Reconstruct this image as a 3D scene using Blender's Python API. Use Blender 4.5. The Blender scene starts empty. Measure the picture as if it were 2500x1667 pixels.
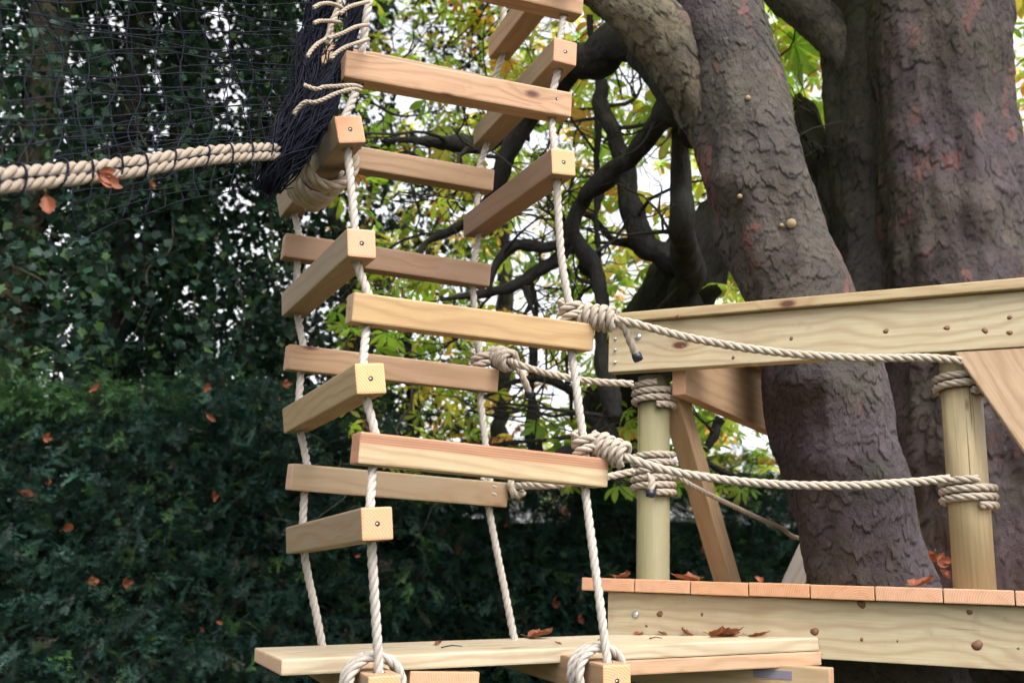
import bpy, bmesh, math, random
import numpy as np
from mathutils import Vector, Matrix

random.seed(7)
rng = np.random.default_rng(11)
scene = bpy.context.scene
col = scene.collection

# ------------------------------------------------------------------ camera, sky, sun, exposure
H = 1.6                                   # eye height
M = np.array([[.99919, .04013, 0.], [-.00970876, .241727, .97029573], [.03893971, -.96951405, .2419219]])  # camera (right, down, forward) -> world
cam_data = bpy.data.cameras.new('camera')
cam = bpy.data.objects.new('camera', cam_data); col.objects.link(cam)
cam_data.sensor_width = 36; cam_data.lens = 36.0
cam_data.clip_start = .05; cam_data.clip_end = 500
cam.matrix_world = Matrix(((M[0][0], -M[0][1], -M[0][2], 0), (M[1][0], -M[1][1], -M[1][2], 0), (M[2][0], -M[2][1], -M[2][2], H), (0, 0, 0, 1)))
cam_data.dof.use_dof = True; cam_data.dof.focus_distance = 2.6; cam_data.dof.aperture_fstop = 4.0
scene.camera = cam

SUN_EL, SUN_AZ = math.radians(56), math.radians(-62)       # light from behind the camera, a little to the right
world = bpy.data.worlds.new('World'); scene.world = world; world.use_nodes = True
wn = world.node_tree.nodes; wl = world.node_tree.links
bg = wn['Background']
sky = wn.new('ShaderNodeTexSky'); sky.sky_type = 'NISHITA'; sky.sun_disc = False
sky.sun_elevation = SUN_EL; sky.sun_rotation = math.radians(150); sky.dust_density = 5.0; sky.air_density = 1.0; sky.ozone_density = 1.0
hsv = wn.new('ShaderNodeHueSaturation'); hsv.inputs['Saturation'].default_value = .12      # overcast: the blue is gone
hsv.inputs['Value'].default_value = 1.0
wl.new(sky.outputs[0], hsv.inputs['Color']); wl.new(hsv.outputs[0], bg.inputs['Color'])
bg.inputs['Strength'].default_value = .15

sd = bpy.data.lights.new('sun', 'SUN'); sd.energy = .6; sd.angle = math.radians(35); sd.color = (1, .96, .9)
sun = bpy.data.objects.new('sun', sd); col.objects.link(sun)
sdir = Vector((math.cos(SUN_EL) * math.cos(SUN_AZ), math.cos(SUN_EL) * math.sin(SUN_AZ), math.sin(SUN_EL)))
sun.rotation_euler = sdir.to_track_quat('Z', 'Y').to_euler()
vs = scene.view_settings
vs.view_transform = 'Standard'; vs.look = 'None'; vs.gamma = 1; vs.exposure = 1.7; vs.use_curve_mapping = False
scene.cycles.max_bounces = 3; scene.cycles.diffuse_bounces = 2; scene.cycles.glossy_bounces = 1; scene.cycles.transmission_bounces = 2; scene.cycles.transparent_max_bounces = 4
scene.cycles.use_adaptive_sampling = True; scene.cycles.adaptive_threshold = .04
scene.cycles.use_denoising = True

# ------------------------------------------------------------------ geometry helpers
def P(sx, sy, z):
    """the point seen at (sx, sy) in the 2500 x 1667 photograph, z metres in front of the lens"""
    return M @ np.array([(sx - 1250) / 2500 * z, (sy - 833.5) / 2500 * z, z]) + np.array([0, 0, H])
def PY(sx, sy, Y):
    """the same, on the vertical plane Y metres ahead"""
    r = M @ np.array([(sx - 1250) / 2500, (sy - 833.5) / 2500, 1.])
    return r * (Y / r[1]) + np.array([0, 0, H])
def proj(p):
    c = (np.asarray(p) - np.array([0, 0, H])) @ M
    return 1250 + 2500 * c[..., 0] / c[..., 2], 833.5 + 2500 * c[..., 1] / c[..., 2], c[..., 2]

def obj(name, me, mat=None, parent=None, mw=None, color=None):
    o = bpy.data.objects.new(name, me); col.objects.link(o)
    if mat is not None and len(me.materials) == 0:
        for m in (mat if isinstance(mat, (list, tuple)) else [mat]): me.materials.append(m)
    if parent is not None: o.parent = parent
    if mw is not None: o.matrix_world = mw
    if color is not None and mat is None: o['endc'] = [.62 * color[0] + .38 * .72, .62 * color[1] + .38 * .42, .62 * color[2] + .38 * .28]
    if color is not None: o.color = ((color[0] * .60, color[1] * .555, color[2] * .50, 1) if (mat is None or mat is POST) else (*[x * .62 for x in color], 1))
    return o
def tag(o, label, cat=None, group=None, kind=None):
    o['label'] = label
    if cat: o['category'] = cat
    if group: o['group'] = group
    if kind: o['kind'] = kind
    return o
def thing(name, label, cat, group=None):
    o = bpy.data.objects.new(name, None); col.objects.link(o)
    o.empty_display_size = .1
    return tag(o, label, cat, group)

def mesh_np(name, V, F, cols=None, smooth=False):
    """F: list of (n, k) index arrays"""
    V = np.asarray(V, dtype=np.float32)
    me = bpy.data.meshes.new(name)
    F = [np.asarray(f, dtype=np.int32) for f in F if len(f)]
    nl = sum(f.size for f in F); nf = sum(len(f) for f in F)
    me.vertices.add(len(V)); me.vertices.foreach_set('co', V.ravel())
    me.loops.add(nl); me.loops.foreach_set('vertex_index', np.concatenate([f.ravel() for f in F]))
    me.polygons.add(nf)
    sizes = np.concatenate([np.full(len(f), f.shape[1], dtype=np.int32) for f in F])
    starts = np.concatenate([[0], np.cumsum(sizes)[:-1]]).astype(np.int32)
    me.polygons.foreach_set('loop_start', starts)
    if smooth: me.polygons.foreach_set('use_smooth', np.ones(nf, dtype=bool))
    me.update(calc_edges=True)
    if cols is not None:
        a = me.color_attributes.new('col', 'FLOAT_COLOR', 'POINT')
        c = np.ones((len(V), 4), dtype=np.float32); c[:, :3] = cols
        a.data.foreach_set('color', c.ravel())
    return me

def hash3(ix, iy, iz, seed):
    h = (ix.astype(np.int64) * 374761393 + iy.astype(np.int64) * 668265263 + iz.astype(np.int64) * 2147483647 + seed * 1274126177) & 0xffffffff
    h = ((h ^ (h >> 13)) * 1274126177) & 0xffffffff
    h = ((h ^ (h >> 16)) * 2246822519) & 0xffffffff
    return ((h ^ (h >> 15)) & 0xffffff) / float(0xffffff)
def vnoise(p, seed=0):
    i = np.floor(p).astype(np.int64); f = p - i; f = f * f * (3 - 2 * f)
    r = 0
    for a in (0, 1):
        for b in (0, 1):
            for c in (0, 1):
                w = (f[..., 0] if a else 1 - f[..., 0]) * (f[..., 1] if b else 1 - f[..., 1]) * (f[..., 2] if c else 1 - f[..., 2])
                r = r + w * hash3(i[..., 0] + a, i[..., 1] + b, i[..., 2] + c, seed)
    return r * 2 - 1
def fbm(p, seed=0, oct=4):
    r = 0; a = .55
    for k in range(oct):
        r = r + a * vnoise(p * 2 ** k, seed + 17 * k); a *= .5
    return r
def voronoi(u, v, wrap, seed):
    """cells in the unit grid, u wraps after `wrap` cells -> F1, F2, cell hash a, b, offset to centre"""
    iu = np.floor(u).astype(np.int64); iv = np.floor(v).astype(np.int64)
    d1 = np.full(u.shape, 9.); d2 = np.full(u.shape, 9.)
    ha = np.zeros(u.shape); hb = np.zeros(u.shape); dx = np.zeros(u.shape); dy = np.zeros(u.shape)
    for a in (-1, 0, 1):
        for b in (-1, 0, 1):
            cu = iu + a; cv = iv + b; cw = cu % wrap; z0 = np.zeros_like(cw)
            ox = .1 + .8 * hash3(cw, cv, z0, seed); oy = .1 + .8 * hash3(cw, cv, z0, seed + 1)
            ex = u - cu - ox; ey = v - cv - oy
            d = np.hypot(ex, ey)
            near = d < d1
            d2 = np.where(near, d1, np.minimum(d2, d))
            h1 = hash3(cw, cv, z0, seed + 2); h2 = hash3(cw, cv, z0, seed + 3)
            ha = np.where(near, h1, ha); hb = np.where(near, h2, hb)
            dx = np.where(near, ex, dx); dy = np.where(near, ey, dy); d1 = np.where(near, d, d1)
    return d1, d2, ha, hb, dx, dy
def scales(u, v, wrap, seed, period=None):
    """overlapping round bark scales, lower edges lifted -> height, two cell hashes, edge"""
    iu = np.floor(u).astype(np.int64); iv = np.floor(v).astype(np.int64)
    best = np.full(u.shape, -.35); ha = np.full(u.shape, .5); hb = np.full(u.shape, .5); ed = np.zeros(u.shape)
    for a in (-1, 0, 1):
        for b in (-1, 0, 1):
            cu = iu + a; cv = iv + b; cw = cu % wrap; z0 = np.zeros_like(cw)
            ex = u - cu - hash3(cw, cv, z0, seed); ey = v - cv - hash3(cw, cv, z0, seed + 1)
            h1 = hash3(cw, cv, z0, seed + 2); h2 = hash3(cw, cv, z0, seed + 3); h3 = hash3(cw, cv, z0, seed + 4); h4 = hash3(cw, cv, z0, seed + 5)
            rad = .38 + .56 * h1 ** 1.5; asp = .7 + .7 * h3
            ang = np.arctan2(ey, ex); rad = rad * (1 + .16 * np.sin(ang * 3 + h4 * 40) + .09 * np.sin(ang * 7 + h3 * 60))
            d = np.hypot(ex * asp, ey / asp) / rad
            an = (h4 - .5) * 2.6
            hh = (h2 - .5) * .9 + .75 * (np.sin(an) * ex - np.cos(an) * ey) / rad - .25 * d ** 4
            win = (d < 1) & (hh > best)
            best = np.where(win, hh, best); ha = np.where(win, h2, ha); hb = np.where(win, h3, hb); ed = np.where(win, d, ed)
    return best, ha, hb, ed
def sstep(a, b, x):
    t = np.clip((x - a) / (b - a), 0, 1); return t * t * (3 - 2 * t)

def catmull(pts, step, closed=False):
    pts = np.asarray(pts, dtype=float)
    n = len(pts)
    if n == 2:
        L = np.linalg.norm((pts[1] - pts[0])[:3]); k = max(2, int(L / step) + 1)
        return pts[0] + np.linspace(0, 1, k)[:, None] * (pts[1] - pts[0])
    ext = np.vstack([2 * pts[0] - pts[1], pts, 2 * pts[-1] - pts[-2]])
    out = []
    for i in range(n - 1):
        p0, p1, p2, p3 = ext[i:i + 4]
        L = np.linalg.norm((p2 - p1)[:3]); k = max(2, int(math.ceil(L / step)))
        t = np.linspace(0, 1, k, endpoint=False)[:, None]
        out.append(.5 * (2 * p1 + (p2 - p0) * t + (2 * p0 - 5 * p1 + 4 * p2 - p3) * t ** 2 + (3 * p1 - p0 - 3 * p2 + p3) * t ** 3))
    out.append(pts[-1:])
    return np.vstack(out)
def frames(C):
    T = np.gradient(C, axis=0); T /= np.linalg.norm(T, axis=1)[:, None] + 1e-12
    a = np.array([0, 0, 1.]) if abs(T[0][2]) < .9 else np.array([1., 0, 0])
    N = np.empty_like(C); n = a - T[0] * a.dot(T[0]); N[0] = n / np.linalg.norm(n)
    for i in range(1, len(C)):
        n = N[i - 1] - T[i] * N[i - 1].dot(T[i]); N[i] = n / (np.linalg.norm(n) + 1e-12)
    return T, N, np.cross(T, N)
def tube_vf(C, R, sides, base=0, cap=True):
    C = np.asarray(C); n = len(C); R = np.broadcast_to(np.asarray(R, dtype=float), (n,))
    T, N, B = frames(C)
    th = np.linspace(0, 2 * np.pi, sides, endpoint=False)
    V = (C[:, None] + R[:, None, None] * (np.cos(th)[None, :, None] * N[:, None] + np.sin(th)[None, :, None] * B[:, None])).reshape(-1, 3)
    i = np.arange(n - 1)[:, None] * sides; j = np.arange(sides)[None]; k = (j + 1) % sides
    Q = np.stack([i + j, i + k, i + sides + k, i + sides + j], -1).reshape(-1, 4) + base
    caps = []
    if cap: caps = [np.arange(sides)[None, ::-1] + base, (np.arange(sides) + (n - 1) * sides)[None] + base]
    return V, Q, caps
class Geo:
    def __init__(s): s.V = []; s.F = {}; s.n = 0; s.C = []
    def add(s, V, Fs, c=None):
        for f in Fs:
            f = np.asarray(f)
            if len(f): s.F.setdefault(f.shape[1], []).append(f + s.n)
        s.V.append(np.asarray(V)); s.n += len(V)
        if c is not None: s.C.append(np.broadcast_to(np.asarray(c, dtype=float), (len(V), 3)))
    def tube(s, C, R, sides=6, c=None):
        V, Q, caps = tube_vf(C, R, sides); s.add(V, [Q] + caps, c)
    def mesh(s, name, smooth=True):
        return mesh_np(name, np.vstack(s.V), [np.vstack(f) for f in s.F.values()], np.vstack(s.C) if s.C else None, smooth)

def rope_geo(g, path, r, pitch=None, sides=7, phase=0., resample=True, hand=1):
    """three laid strands twisted round the path"""
    pitch = pitch or r * 6.6
    C = catmull(path, pitch / 10) if resample else np.asarray(path)
    T, N, B = frames(C)
    s = np.concatenate([[0], np.cumsum(np.linalg.norm(np.diff(C, axis=0), axis=1))])
    for k in range(3):
        a = hand * 2 * np.pi * (s / pitch + k / 3) + phase
        a = a + .25 * vnoise(np.stack([s / (r * 9), 0 * s, 0 * s + phase], -1), 7)
        S = C + .47 * r * (np.cos(a)[:, None] * N + np.sin(a)[:, None] * B)
        V, Q, caps = tube_vf(S, r * .56 * (1 + .07 * vnoise(np.stack([s / (r * 2.3), 0 * s + k * 7.3, 0 * s], -1), 3)), sides)
        g.add(V, [Q] + caps)
def rope(name, path, r, mat, parent=None, color=None, **k):
    g = Geo(); rope_geo(g, path, r, **k)
    return obj(name, g.mesh(name), mat, parent, color=color)
def coil_pts(c, axis, rad, pitch, turns, start=0., n=22, squash=1.0):
    axis = np.asarray(axis, float); axis /= np.linalg.norm(axis)
    a = np.array([0, 0, 1.]) if abs(axis[2]) < .9 else np.array([0, -1., 0])
    u = a - axis * a.dot(axis); u /= np.linalg.norm(u); v = np.cross(axis, u)
    t = np.linspace(0, turns, int(n * turns) + 1)
    ang = 2 * np.pi * t + start
    return np.asarray(c) + rad * (np.cos(ang)[:, None] * u + squash * np.sin(ang)[:, None] * v) + (t - turns / 2)[:, None] * pitch * axis

# ------------------------------------------------------------------ materials
class NT:
    def __init__(s, name):
        s.m = bpy.data.materials.new(name); s.m.use_nodes = True
        s.t = s.m.node_tree; s.n = s.t.nodes; s.b = s.n['Principled BSDF']; s.out = s.n['Material Output']
    def add(s, typ, **kw):
        n = s.n.new('ShaderNode' + typ)
        for k, v in kw.items(): setattr(n, k, v)
        return n
    def link(s, a, b): s.t.links.new(a, b)
    def val(s, sock, v): sock.default_value = v
    def math(s, op, a, b=None, c=None):
        n = s.add('Math', operation=op)
        for i, x in enumerate((a, b, c)):
            if x is None: continue
            if hasattr(x, 'is_linked'): s.link(x, n.inputs[i])
            else: n.inputs[i].default_value = x
        return n.outputs[0]
    def vmath(s, op, a, b):
        n = s.add('VectorMath', operation=op)
        for i, x in enumerate((a, b)):
            if hasattr(x, 'is_linked'): s.link(x, n.inputs[i])
            else: n.inputs[i].default_value = x
        return n.outputs[0]
    def mix(s, fac, a, b, blend='MIX'):
        n = s.add('Mix', data_type='RGBA', blend_type=blend)
        for i, x in ((0, fac), (6, a), (7, b)):
            if hasattr(x, 'is_linked'): s.link(x, n.inputs[i])
            else: n.inputs[i].default_value = (x if i == 0 else (*x, 1))
        return n.outputs[2]
    def noise(s, vec, scale, detail=4, rough=.55, dist=0):
        n = s.add('TexNoise'); n.inputs['Scale'].default_value = scale; n.inputs['Detail'].default_value = detail
        n.inputs['Roughness'].default_value = rough; n.inputs['Distortion'].default_value = dist
        if vec is not None: s.link(vec, n.inputs['Vector'])
        return n.outputs[0]
    def ramp(s, fac, stops):
        n = s.add('ValToRGB'); r = n.color_ramp
        while len(r.elements) < len(stops): r.elements.new(.5)
        for e, (p, c) in zip(r.elements, stops): e.position = p; e.color = (*c, 1) if len(c) == 3 else c
        s.link(fac, n.inputs[0]); return n.outputs[0]
    def maprange(s, v, a, b, c, d):
        n = s.add('MapRange'); s.link(v, n.inputs[0])
        for i, x in enumerate((a, b, c, d)): n.inputs[1 + i].default_value = x
        return n.outputs[0]
    def bump(s, h, dist, strength=1):
        n = s.add('Bump'); n.inputs['Distance'].default_value = dist; n.inputs['Strength'].default_value = strength
        s.link(h, n.inputs['Height']); s.link(n.outputs[0], s.b.inputs['Normal'])

def wood_side():
    w = NT('planed_softwood')
    tc = w.add('TexCoord'); oi = w.add('ObjectInfo')
    off = w.add('CombineXYZ')
    w.link(w.math('MULTIPLY', oi.outputs['Random'], 37.), off.inputs[0]); w.link(w.math('MULTIPLY', oi.outputs['Random'], 11.), off.inputs[1]); w.link(w.math('MULTIPLY', oi.outputs['Random'], 23.), off.inputs[2])
    p = w.vmath('ADD', tc.outputs['Object'], off.outputs[0])
    # knots: sparse cells
    kv = w.add('TexVoronoi'); kv.inputs['Scale'].default_value = 1
    w.link(w.vmath('MULTIPLY', p, (4.2, 9., 9.)), kv.inputs['Vector'])
    sep = w.add('SeparateColor'); w.link(kv.outputs['Color'], sep.inputs[0])
    on = w.math('GREATER_THAN', sep.outputs[0], .56)
    kd = kv.outputs['Distance']
    kn = w.math('MULTIPLY', w.maprange(kd, .07, .13, 1, 0), on)
    halo = w.math('MULTIPLY', w.maprange(kd, .1, .42, 1, 0), on)
    # growth bands, bent round the knots
    bandn = w.noise(w.vmath('MULTIPLY', p, (1.1, 3., 3.)), 1.6, 3, .5)
    sp = w.add('SeparateXYZ'); w.link(p, sp.inputs[0])
    ph = w.math('ADD', w.math('MULTIPLY', w.math('ADD', sp.outputs[1], w.math('MULTIPLY', sp.outputs[2], 1.3)), 150.), w.math('MULTIPLY', bandn, 34.))
    ph = w.math('ADD', ph, w.math('MULTIPLY', halo, 7.))
    band = w.math('MULTIPLY_ADD', w.math('SINE', ph), .5, .5)
    band = w.math('POWER', band, 2.2)
    streak = w.noise(w.vmath('MULTIPLY', p, (3., 90., 90.)), 2.2, 4, .6)
    blot = w.noise(p, 6., 4, .6)
    c = w.mix(w.math('MULTIPLY', band, .34), oi.outputs['Color'], (.22, .12, .055), 'MIX')
    c = w.mix(w.maprange(streak, .35, .75, .0, .30), c, (.23, .14, .07))
    c = w.mix(w.maprange(blot, .45, .72, 0, .28), c, (.27, .155, .09))
    dirt = w.noise(w.vmath('ADD', p, (5, 5, 5)), 11., 5, .7)
    c = w.mix(w.maprange(dirt, .62, .8, 0, .4), c, (.11, .10, .07))
    c = w.mix(w.math('MULTIPLY', halo, .3), c, (.2, .10, .045))
    c = w.mix(kn, c, (.085, .03, .018))
    chk = w.noise(w.vmath('MULTIPLY', p, (5., 260., 260.)), 1., 2, .5); chm = w.math('MULTIPLY', w.maprange(chk, .70, .74, 0, 1), w.maprange(w.noise(w.vmath('ADD', p, (9, 3, 1)), 7., 2, .5), .52, .6, 0, 1))
    c = w.mix(w.math('MULTIPLY', chm, .7), c, (.06, .035, .02))
    # reddish heartwood along the upper edge of some pieces
    at = w.add('Attribute', attribute_type='OBJECT', attribute_name='heart')
    so = w.add('SeparateXYZ'); w.link(tc.outputs['Object'], so.inputs[0])
    hz = w.math('ADD', so.outputs[2], w.math('MULTIPLY', bandn, .012))
    hm = w.math('MULTIPLY', w.maprange(hz, .046, .052, 0, 1), at.outputs['Fac'])
    hb = w.math('MULTIPLY_ADD', w.math('SINE', w.math('MULTIPLY', hz, 1100.)), .5, .5)
    c = w.mix(w.math('MULTIPLY', hm, .75), c, (.33, .15, .085)); c = w.mix(w.math('MULTIPLY', w.math('MULTIPLY', hm, hb), .5), c, (.18, .065, .035))
    w.link(c, w.b.inputs['Base Color']); w.val(w.b.inputs['Roughness'], .62); w.val(w.b.inputs['Specular IOR Level'], .3)
    w.bump(w.math('ADD', w.math('MULTIPLY', streak, .6), w.math('MULTIPLY', band, .5)), .0012, .5)
    return w.m
def wood_end():
    w = NT('sawn_end_grain')
    tc = w.add('TexCoord'); oi = w.add('ObjectInfo')
    sp = w.add('SeparateXYZ'); w.link(tc.outputs['Object'], sp.inputs[0])
    wob = w.noise(tc.outputs['Object'], 30, 3, .5)
    cy = w.math('MULTIPLY_ADD', oi.outputs['Random'], .16, -.05)
    y = w.math('SUBTRACT', sp.outputs[1], cy); z = w.math('SUBTRACT', sp.outputs[2], w.math('MULTIPLY', oi.outputs['Random'], -.06))
    rr = w.math('SQRT', w.math('ADD', w.math('MULTIPLY', y, y), w.math('MULTIPLY', z, z)))
    rr = w.math('MULTIPLY_ADD', wob, .006, rr)
    rg = w.math('MULTIPLY_ADD', w.math('SINE', w.math('MULTIPLY', rr, 1050.)), .5, .5)
    big = w.math('MULTIPLY_ADD', w.math('SINE', w.math('MULTIPLY', rr, 110.)), .5, .5)
    at = w.add('Attribute', attribute_type='OBJECT', attribute_name='endc')
    c = w.mix(.12, at.outputs['Color'], (.80, .42, .27)); c = w.mix(1., c, (.70, .66, .60), 'MULTIPLY')
    c = w.mix(w.math('MULTIPLY', rg, .42), c, (.34, .14, .075))
    c = w.mix(w.math('MULTIPLY', big, .25), c, (.56, .29, .19))
    bl = w.noise(tc.outputs['Object'], 45, 4, .6)
    c = w.mix(w.maprange(bl, .55, .75, 0, .35), c, (.30, .14, .085))
    w.link(c, w.b.inputs['Base Color']); w.val(w.b.inputs['Roughness'], .8); w.val(w.b.inputs['Specular IOR Level'], .2)
    w.bump(w.math('ADD', rg, bl), .0006, .5)
    return w.m
def post_mat():
    w = NT('machine_rounded_post'); tc = w.add('TexCoord'); oi = w.add('ObjectInfo')
    p = w.vmath('ADD', tc.outputs['Object'], oi.outputs['Location'])
    st = w.noise(w.vmath('MULTIPLY', p, (80, 80, 3.)), 1.5, 4, .6)
    bl = w.noise(w.vmath('MULTIPLY', p, (9, 9, 2.5)), 1.4, 4, .6)
    c = w.mix(w.maprange(st, .4, .7, 0, .42), oi.outputs['Color'], (.14, .115, .06))
    c = w.mix(w.maprange(bl, .45, .75, 0, .5), c, (.16, .155, .085))
    kv = w.add('TexVoronoi'); w.link(w.vmath('MULTIPLY', p, (16, 16, 5)), kv.inputs['Vector']); kv.inputs['Scale'].default_value = 1
    sep = w.add('SeparateColor'); w.link(kv.outputs['Color'], sep.inputs[0])
    kn = w.math('MULTIPLY', w.maprange(kv.outputs['Distance'], .06, .13, 1, 0), w.math('GREATER_THAN', sep.outputs[0], .75))
    c = w.mix(kn, c, (.09, .05, .028))
    w.link(c, w.b.inputs['Base Color']); w.val(w.b.inputs['Roughness'], .6); w.val(w.b.inputs['Specular IOR Level'], .3)
    cr = w.noise(w.vmath('MULTIPLY', p, (130, 130, 1.6)), 1., 2, .5); cm = w.math('MULTIPLY', w.maprange(cr, .66, .70, 0, 1), w.maprange(w.noise(p, 5., 2, .5), .45, .55, 0, 1))
    c = w.mix(w.math('MULTIPLY', cm, .8), c, (.05, .035, .02)); w.link(c, w.b.inputs['Base Color'])
    w.bump(w.math('SUBTRACT', st, cm), .0018, .8); return w.m
def rope_mat():
    w = NT('laid_hemp_rope'); tc = w.add('TexCoord'); oi = w.add('ObjectInfo')
    f = w.noise(tc.outputs['Object'], 420, 3, .6); b = w.noise(tc.outputs['Object'], 14, 4, .6)
    c = w.mix(w.maprange(f, .35, .7, 0, .45), oi.outputs['Color'], (.19, .15, .115))
    c = w.mix(w.maprange(b, .5, .75, 0, .45), c, (.23, .185, .14))
    w.link(c, w.b.inputs['Base Color']); w.val(w.b.inputs['Roughness'], .85); w.val(w.b.inputs['Specular IOR Level'], .2)
    w.bump(f, .001, .6); return w.m
def plain(name, c, rough=.6, metal=0, spec=.3, var=.3, scale=30):
    w = NT(name); tc = w.add('TexCoord')
    n = w.noise(tc.outputs['Object'], scale, 4, .6)
    w.link(w.mix(w.math('MULTIPLY', n, var), c, tuple(x * .45 for x in c)), w.b.inputs['Base Color'])
    w.val(w.b.inputs['Roughness'], rough); w.val(w.b.inputs['Metallic'], metal); w.val(w.b.inputs['Specular IOR Level'], spec); return w.m
def bark_mat():
    w = NT('flaking_bark'); tc = w.add('TexCoord')
    a = w.add('Attribute', attribute_name='col')
    n = w.noise(tc.outputs['Object'], 60, 5, .65); n2 = w.noise(tc.outputs['Object'], 9, 4, .6)
    c = w.mix(w.maprange(n, .4, .7, 0, .45), a.outputs['Color'], (.05, .042, .035))
    lich = w.maprange(w.noise(tc.outputs['Object'], 26, 5, .75), .62, .72, 0, .5)
    c = w.mix(w.math('MULTIPLY', lich, w.maprange(n2, .5, .65, 0, 1)), c, (.17, .18, .14))
    moss = w.maprange(w.noise(tc.outputs['Object'], 3.2, 6, .7), .52, .68, 0, .35); c = w.mix(moss, c, (.045, .047, .026))
    spk = w.maprange(w.noise(tc.outputs['Object'], 120, 3, .7), .60, .70, 0, .5); c = w.mix(spk, c, (.02, .016, .014))
    w.link(c, w.b.inputs['Base Color']); w.val(w.b.inputs['Roughness'], .82); w.val(w.b.inputs['Specular IOR Level'], .25)
    n3 = w.noise(tc.outputs['Object'], 190, 3, .6); w.bump(w.math('ADD', n, w.math('MULTIPLY', n3, .5)), .006, .7); return w.m
def leaf_mat(name, trans, rough=.45, spec=.35, tboost=1.6):
    w = NT(name); a = w.add('Attribute', attribute_name='col')
    tc = w.add('TexCoord'); n = w.noise(tc.outputs['Object'], 40, 3, .6)
    c = w.mix(w.maprange(n, .4, .75, 0, .3), a.outputs['Color'], (.06, .055, .015))
    w.link(c, w.b.inputs['Base Color']); w.val(w.b.inputs['Roughness'], rough); w.val(w.b.inputs['Specular IOR Level'], spec)
    tr = w.add('BsdfTranslucent'); mx = w.add('MixShader'); mx.inputs[0].default_value = trans
    tcn = w.mix(1., c, (tboost, tboost, tboost * .6), 'MULTIPLY')
    w.link(tcn, tr.inputs[0]); w.link(w.b.outputs[0], mx.inputs[1]); w.link(tr.outputs[0], mx.inputs[2]); w.link(mx.outputs[0], w.out.inputs[0])
    return w.m
WOOD, END, POST, ROPE, BARK = wood_side(), wood_end(), post_mat(), rope_mat(), bark_mat()
CHEST = leaf_mat('chestnut_leaf', .62, tboost=2.5); IVY = leaf_mat('ivy_leaf', .15, .5, .22, 1.6); YEW = leaf_mat('yew_needles', .1, .5, .3, 1.2)
DEAD = leaf_mat('dead_leaf', .2, .6, .3)
NET = plain('black_net_cord', (.006, .007, .015), .8, 0, .15)
TAPE = plain('dark_blue_tape', (.010, .012, .026), .35, 0, .5)
STEEL = plain('zinc_screw', (.55, .56, .6), .3, .9, .5)
DARKH = plain('screw_recess', (.05, .03, .02), .9)
PALEWOOD = plain('pruned_stub_wood', (.26, .18, .10), .7, 0, .3, .5, 60)
SOIL = plain('lawn_soil', (.05, .06, .025), .9, 0, .2, .8, 3)
INNER = plain('hedge_shade_fill', (.008, .011, .008), .95, 0, .1, .5, 20)
TAGM = plain('faded_paper_label', (.17, .15, .19), .6, 0, .3, .5, 40)

# ------------------------------------------------------------------ ground
def grid_plane(name, x0, x1, y0, y1, n, zf):
    X, Y = np.meshgrid(np.linspace(x0, x1, n), np.linspace(y0, y1, n), indexing='ij')
    V = np.stack([X, Y, zf(X, Y)], -1).reshape(-1, 3)
    i, j = np.meshgrid(np.arange(n - 1), np.arange(n - 1), indexing='ij'); b = i * n + j
    return mesh_np(name, V, [np.stack([b, b + n, b + n + 1, b + 1], -1).reshape(-1, 4)], smooth=True)
g0 = obj('ground', grid_plane('ground', -120, 120, -80, 160, 90, lambda X, Y: .06 * np.sin(X * .3) * np.sin(Y * .23)), SOIL)
tag(g0, 'dark lawn and soil under the trees', kind='structure')

# ------------------------------------------------------------------ foliage templates
def chestnut_template(seed, nl=7, curl=.35):
    r = random.Random(seed); V = []; F3 = []; F4 = []; E = []
    angs = np.linspace(-118, 118, nl)
    for a in angs:
        L = (1 - .42 * abs(a) / 118) * r.uniform(.88, 1.1); a = math.radians(a + r.uniform(-8, 8))
        ca, sa = math.cos(a), math.sin(a); dr = curl * r.uniform(.5, 1.6); tw = r.uniform(-.35, .35)
        b = len(V)
        ts = (0, .32, .62, .85, 1); ws = (.015, .085, .17, .135, 0)
        for t, w in zip(ts, ws):
            for s in ((-1, 0, 1) if w else (0,)):
                x = t * L; y = s * w * L; z = -dr * t * t * L + abs(s) * .28 * w * L + tw * y * t
                V.append((x * ca - y * sa, x * sa + y * ca, z)); E.append(min(1, .75 * t ** 3 + .35 * abs(s) * t))
        for k in range(3):
            o = b + 3 * k
            F4 += [(o, o + 1, o + 4, o + 3), (o + 1, o + 2, o + 5, o + 4)]
        o = b + 9; F3 += [(o, o + 1, o + 3), (o + 1, o + 2, o + 3)]
    return np.array(V), np.array(F4), np.array(F3), np.array(E)
def ivy_template(seed):
    r = random.Random(seed)
    pr = [(-.05, 0), (-.12, .38), (.22, .34), (.35, .62), (.58, .3), (1.0, 0), (.58, -.3), (.35, -.62), (.22, -.34), (-.12, -.38)]
    V = [(.25, 0, -.04)] + [(x * r.uniform(.9, 1.1), y * r.uniform(.85, 1.15), r.uniform(-.1, .02) + .08 * abs(y)) for x, y in pr]
    n = len(pr); F = [(0, 1 + k, 1 + (k + 1) % n) for k in range(n)]
    return np.array(V), np.zeros((0, 4), int), np.array(F), np.array([0] + [.6] * n)
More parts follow.
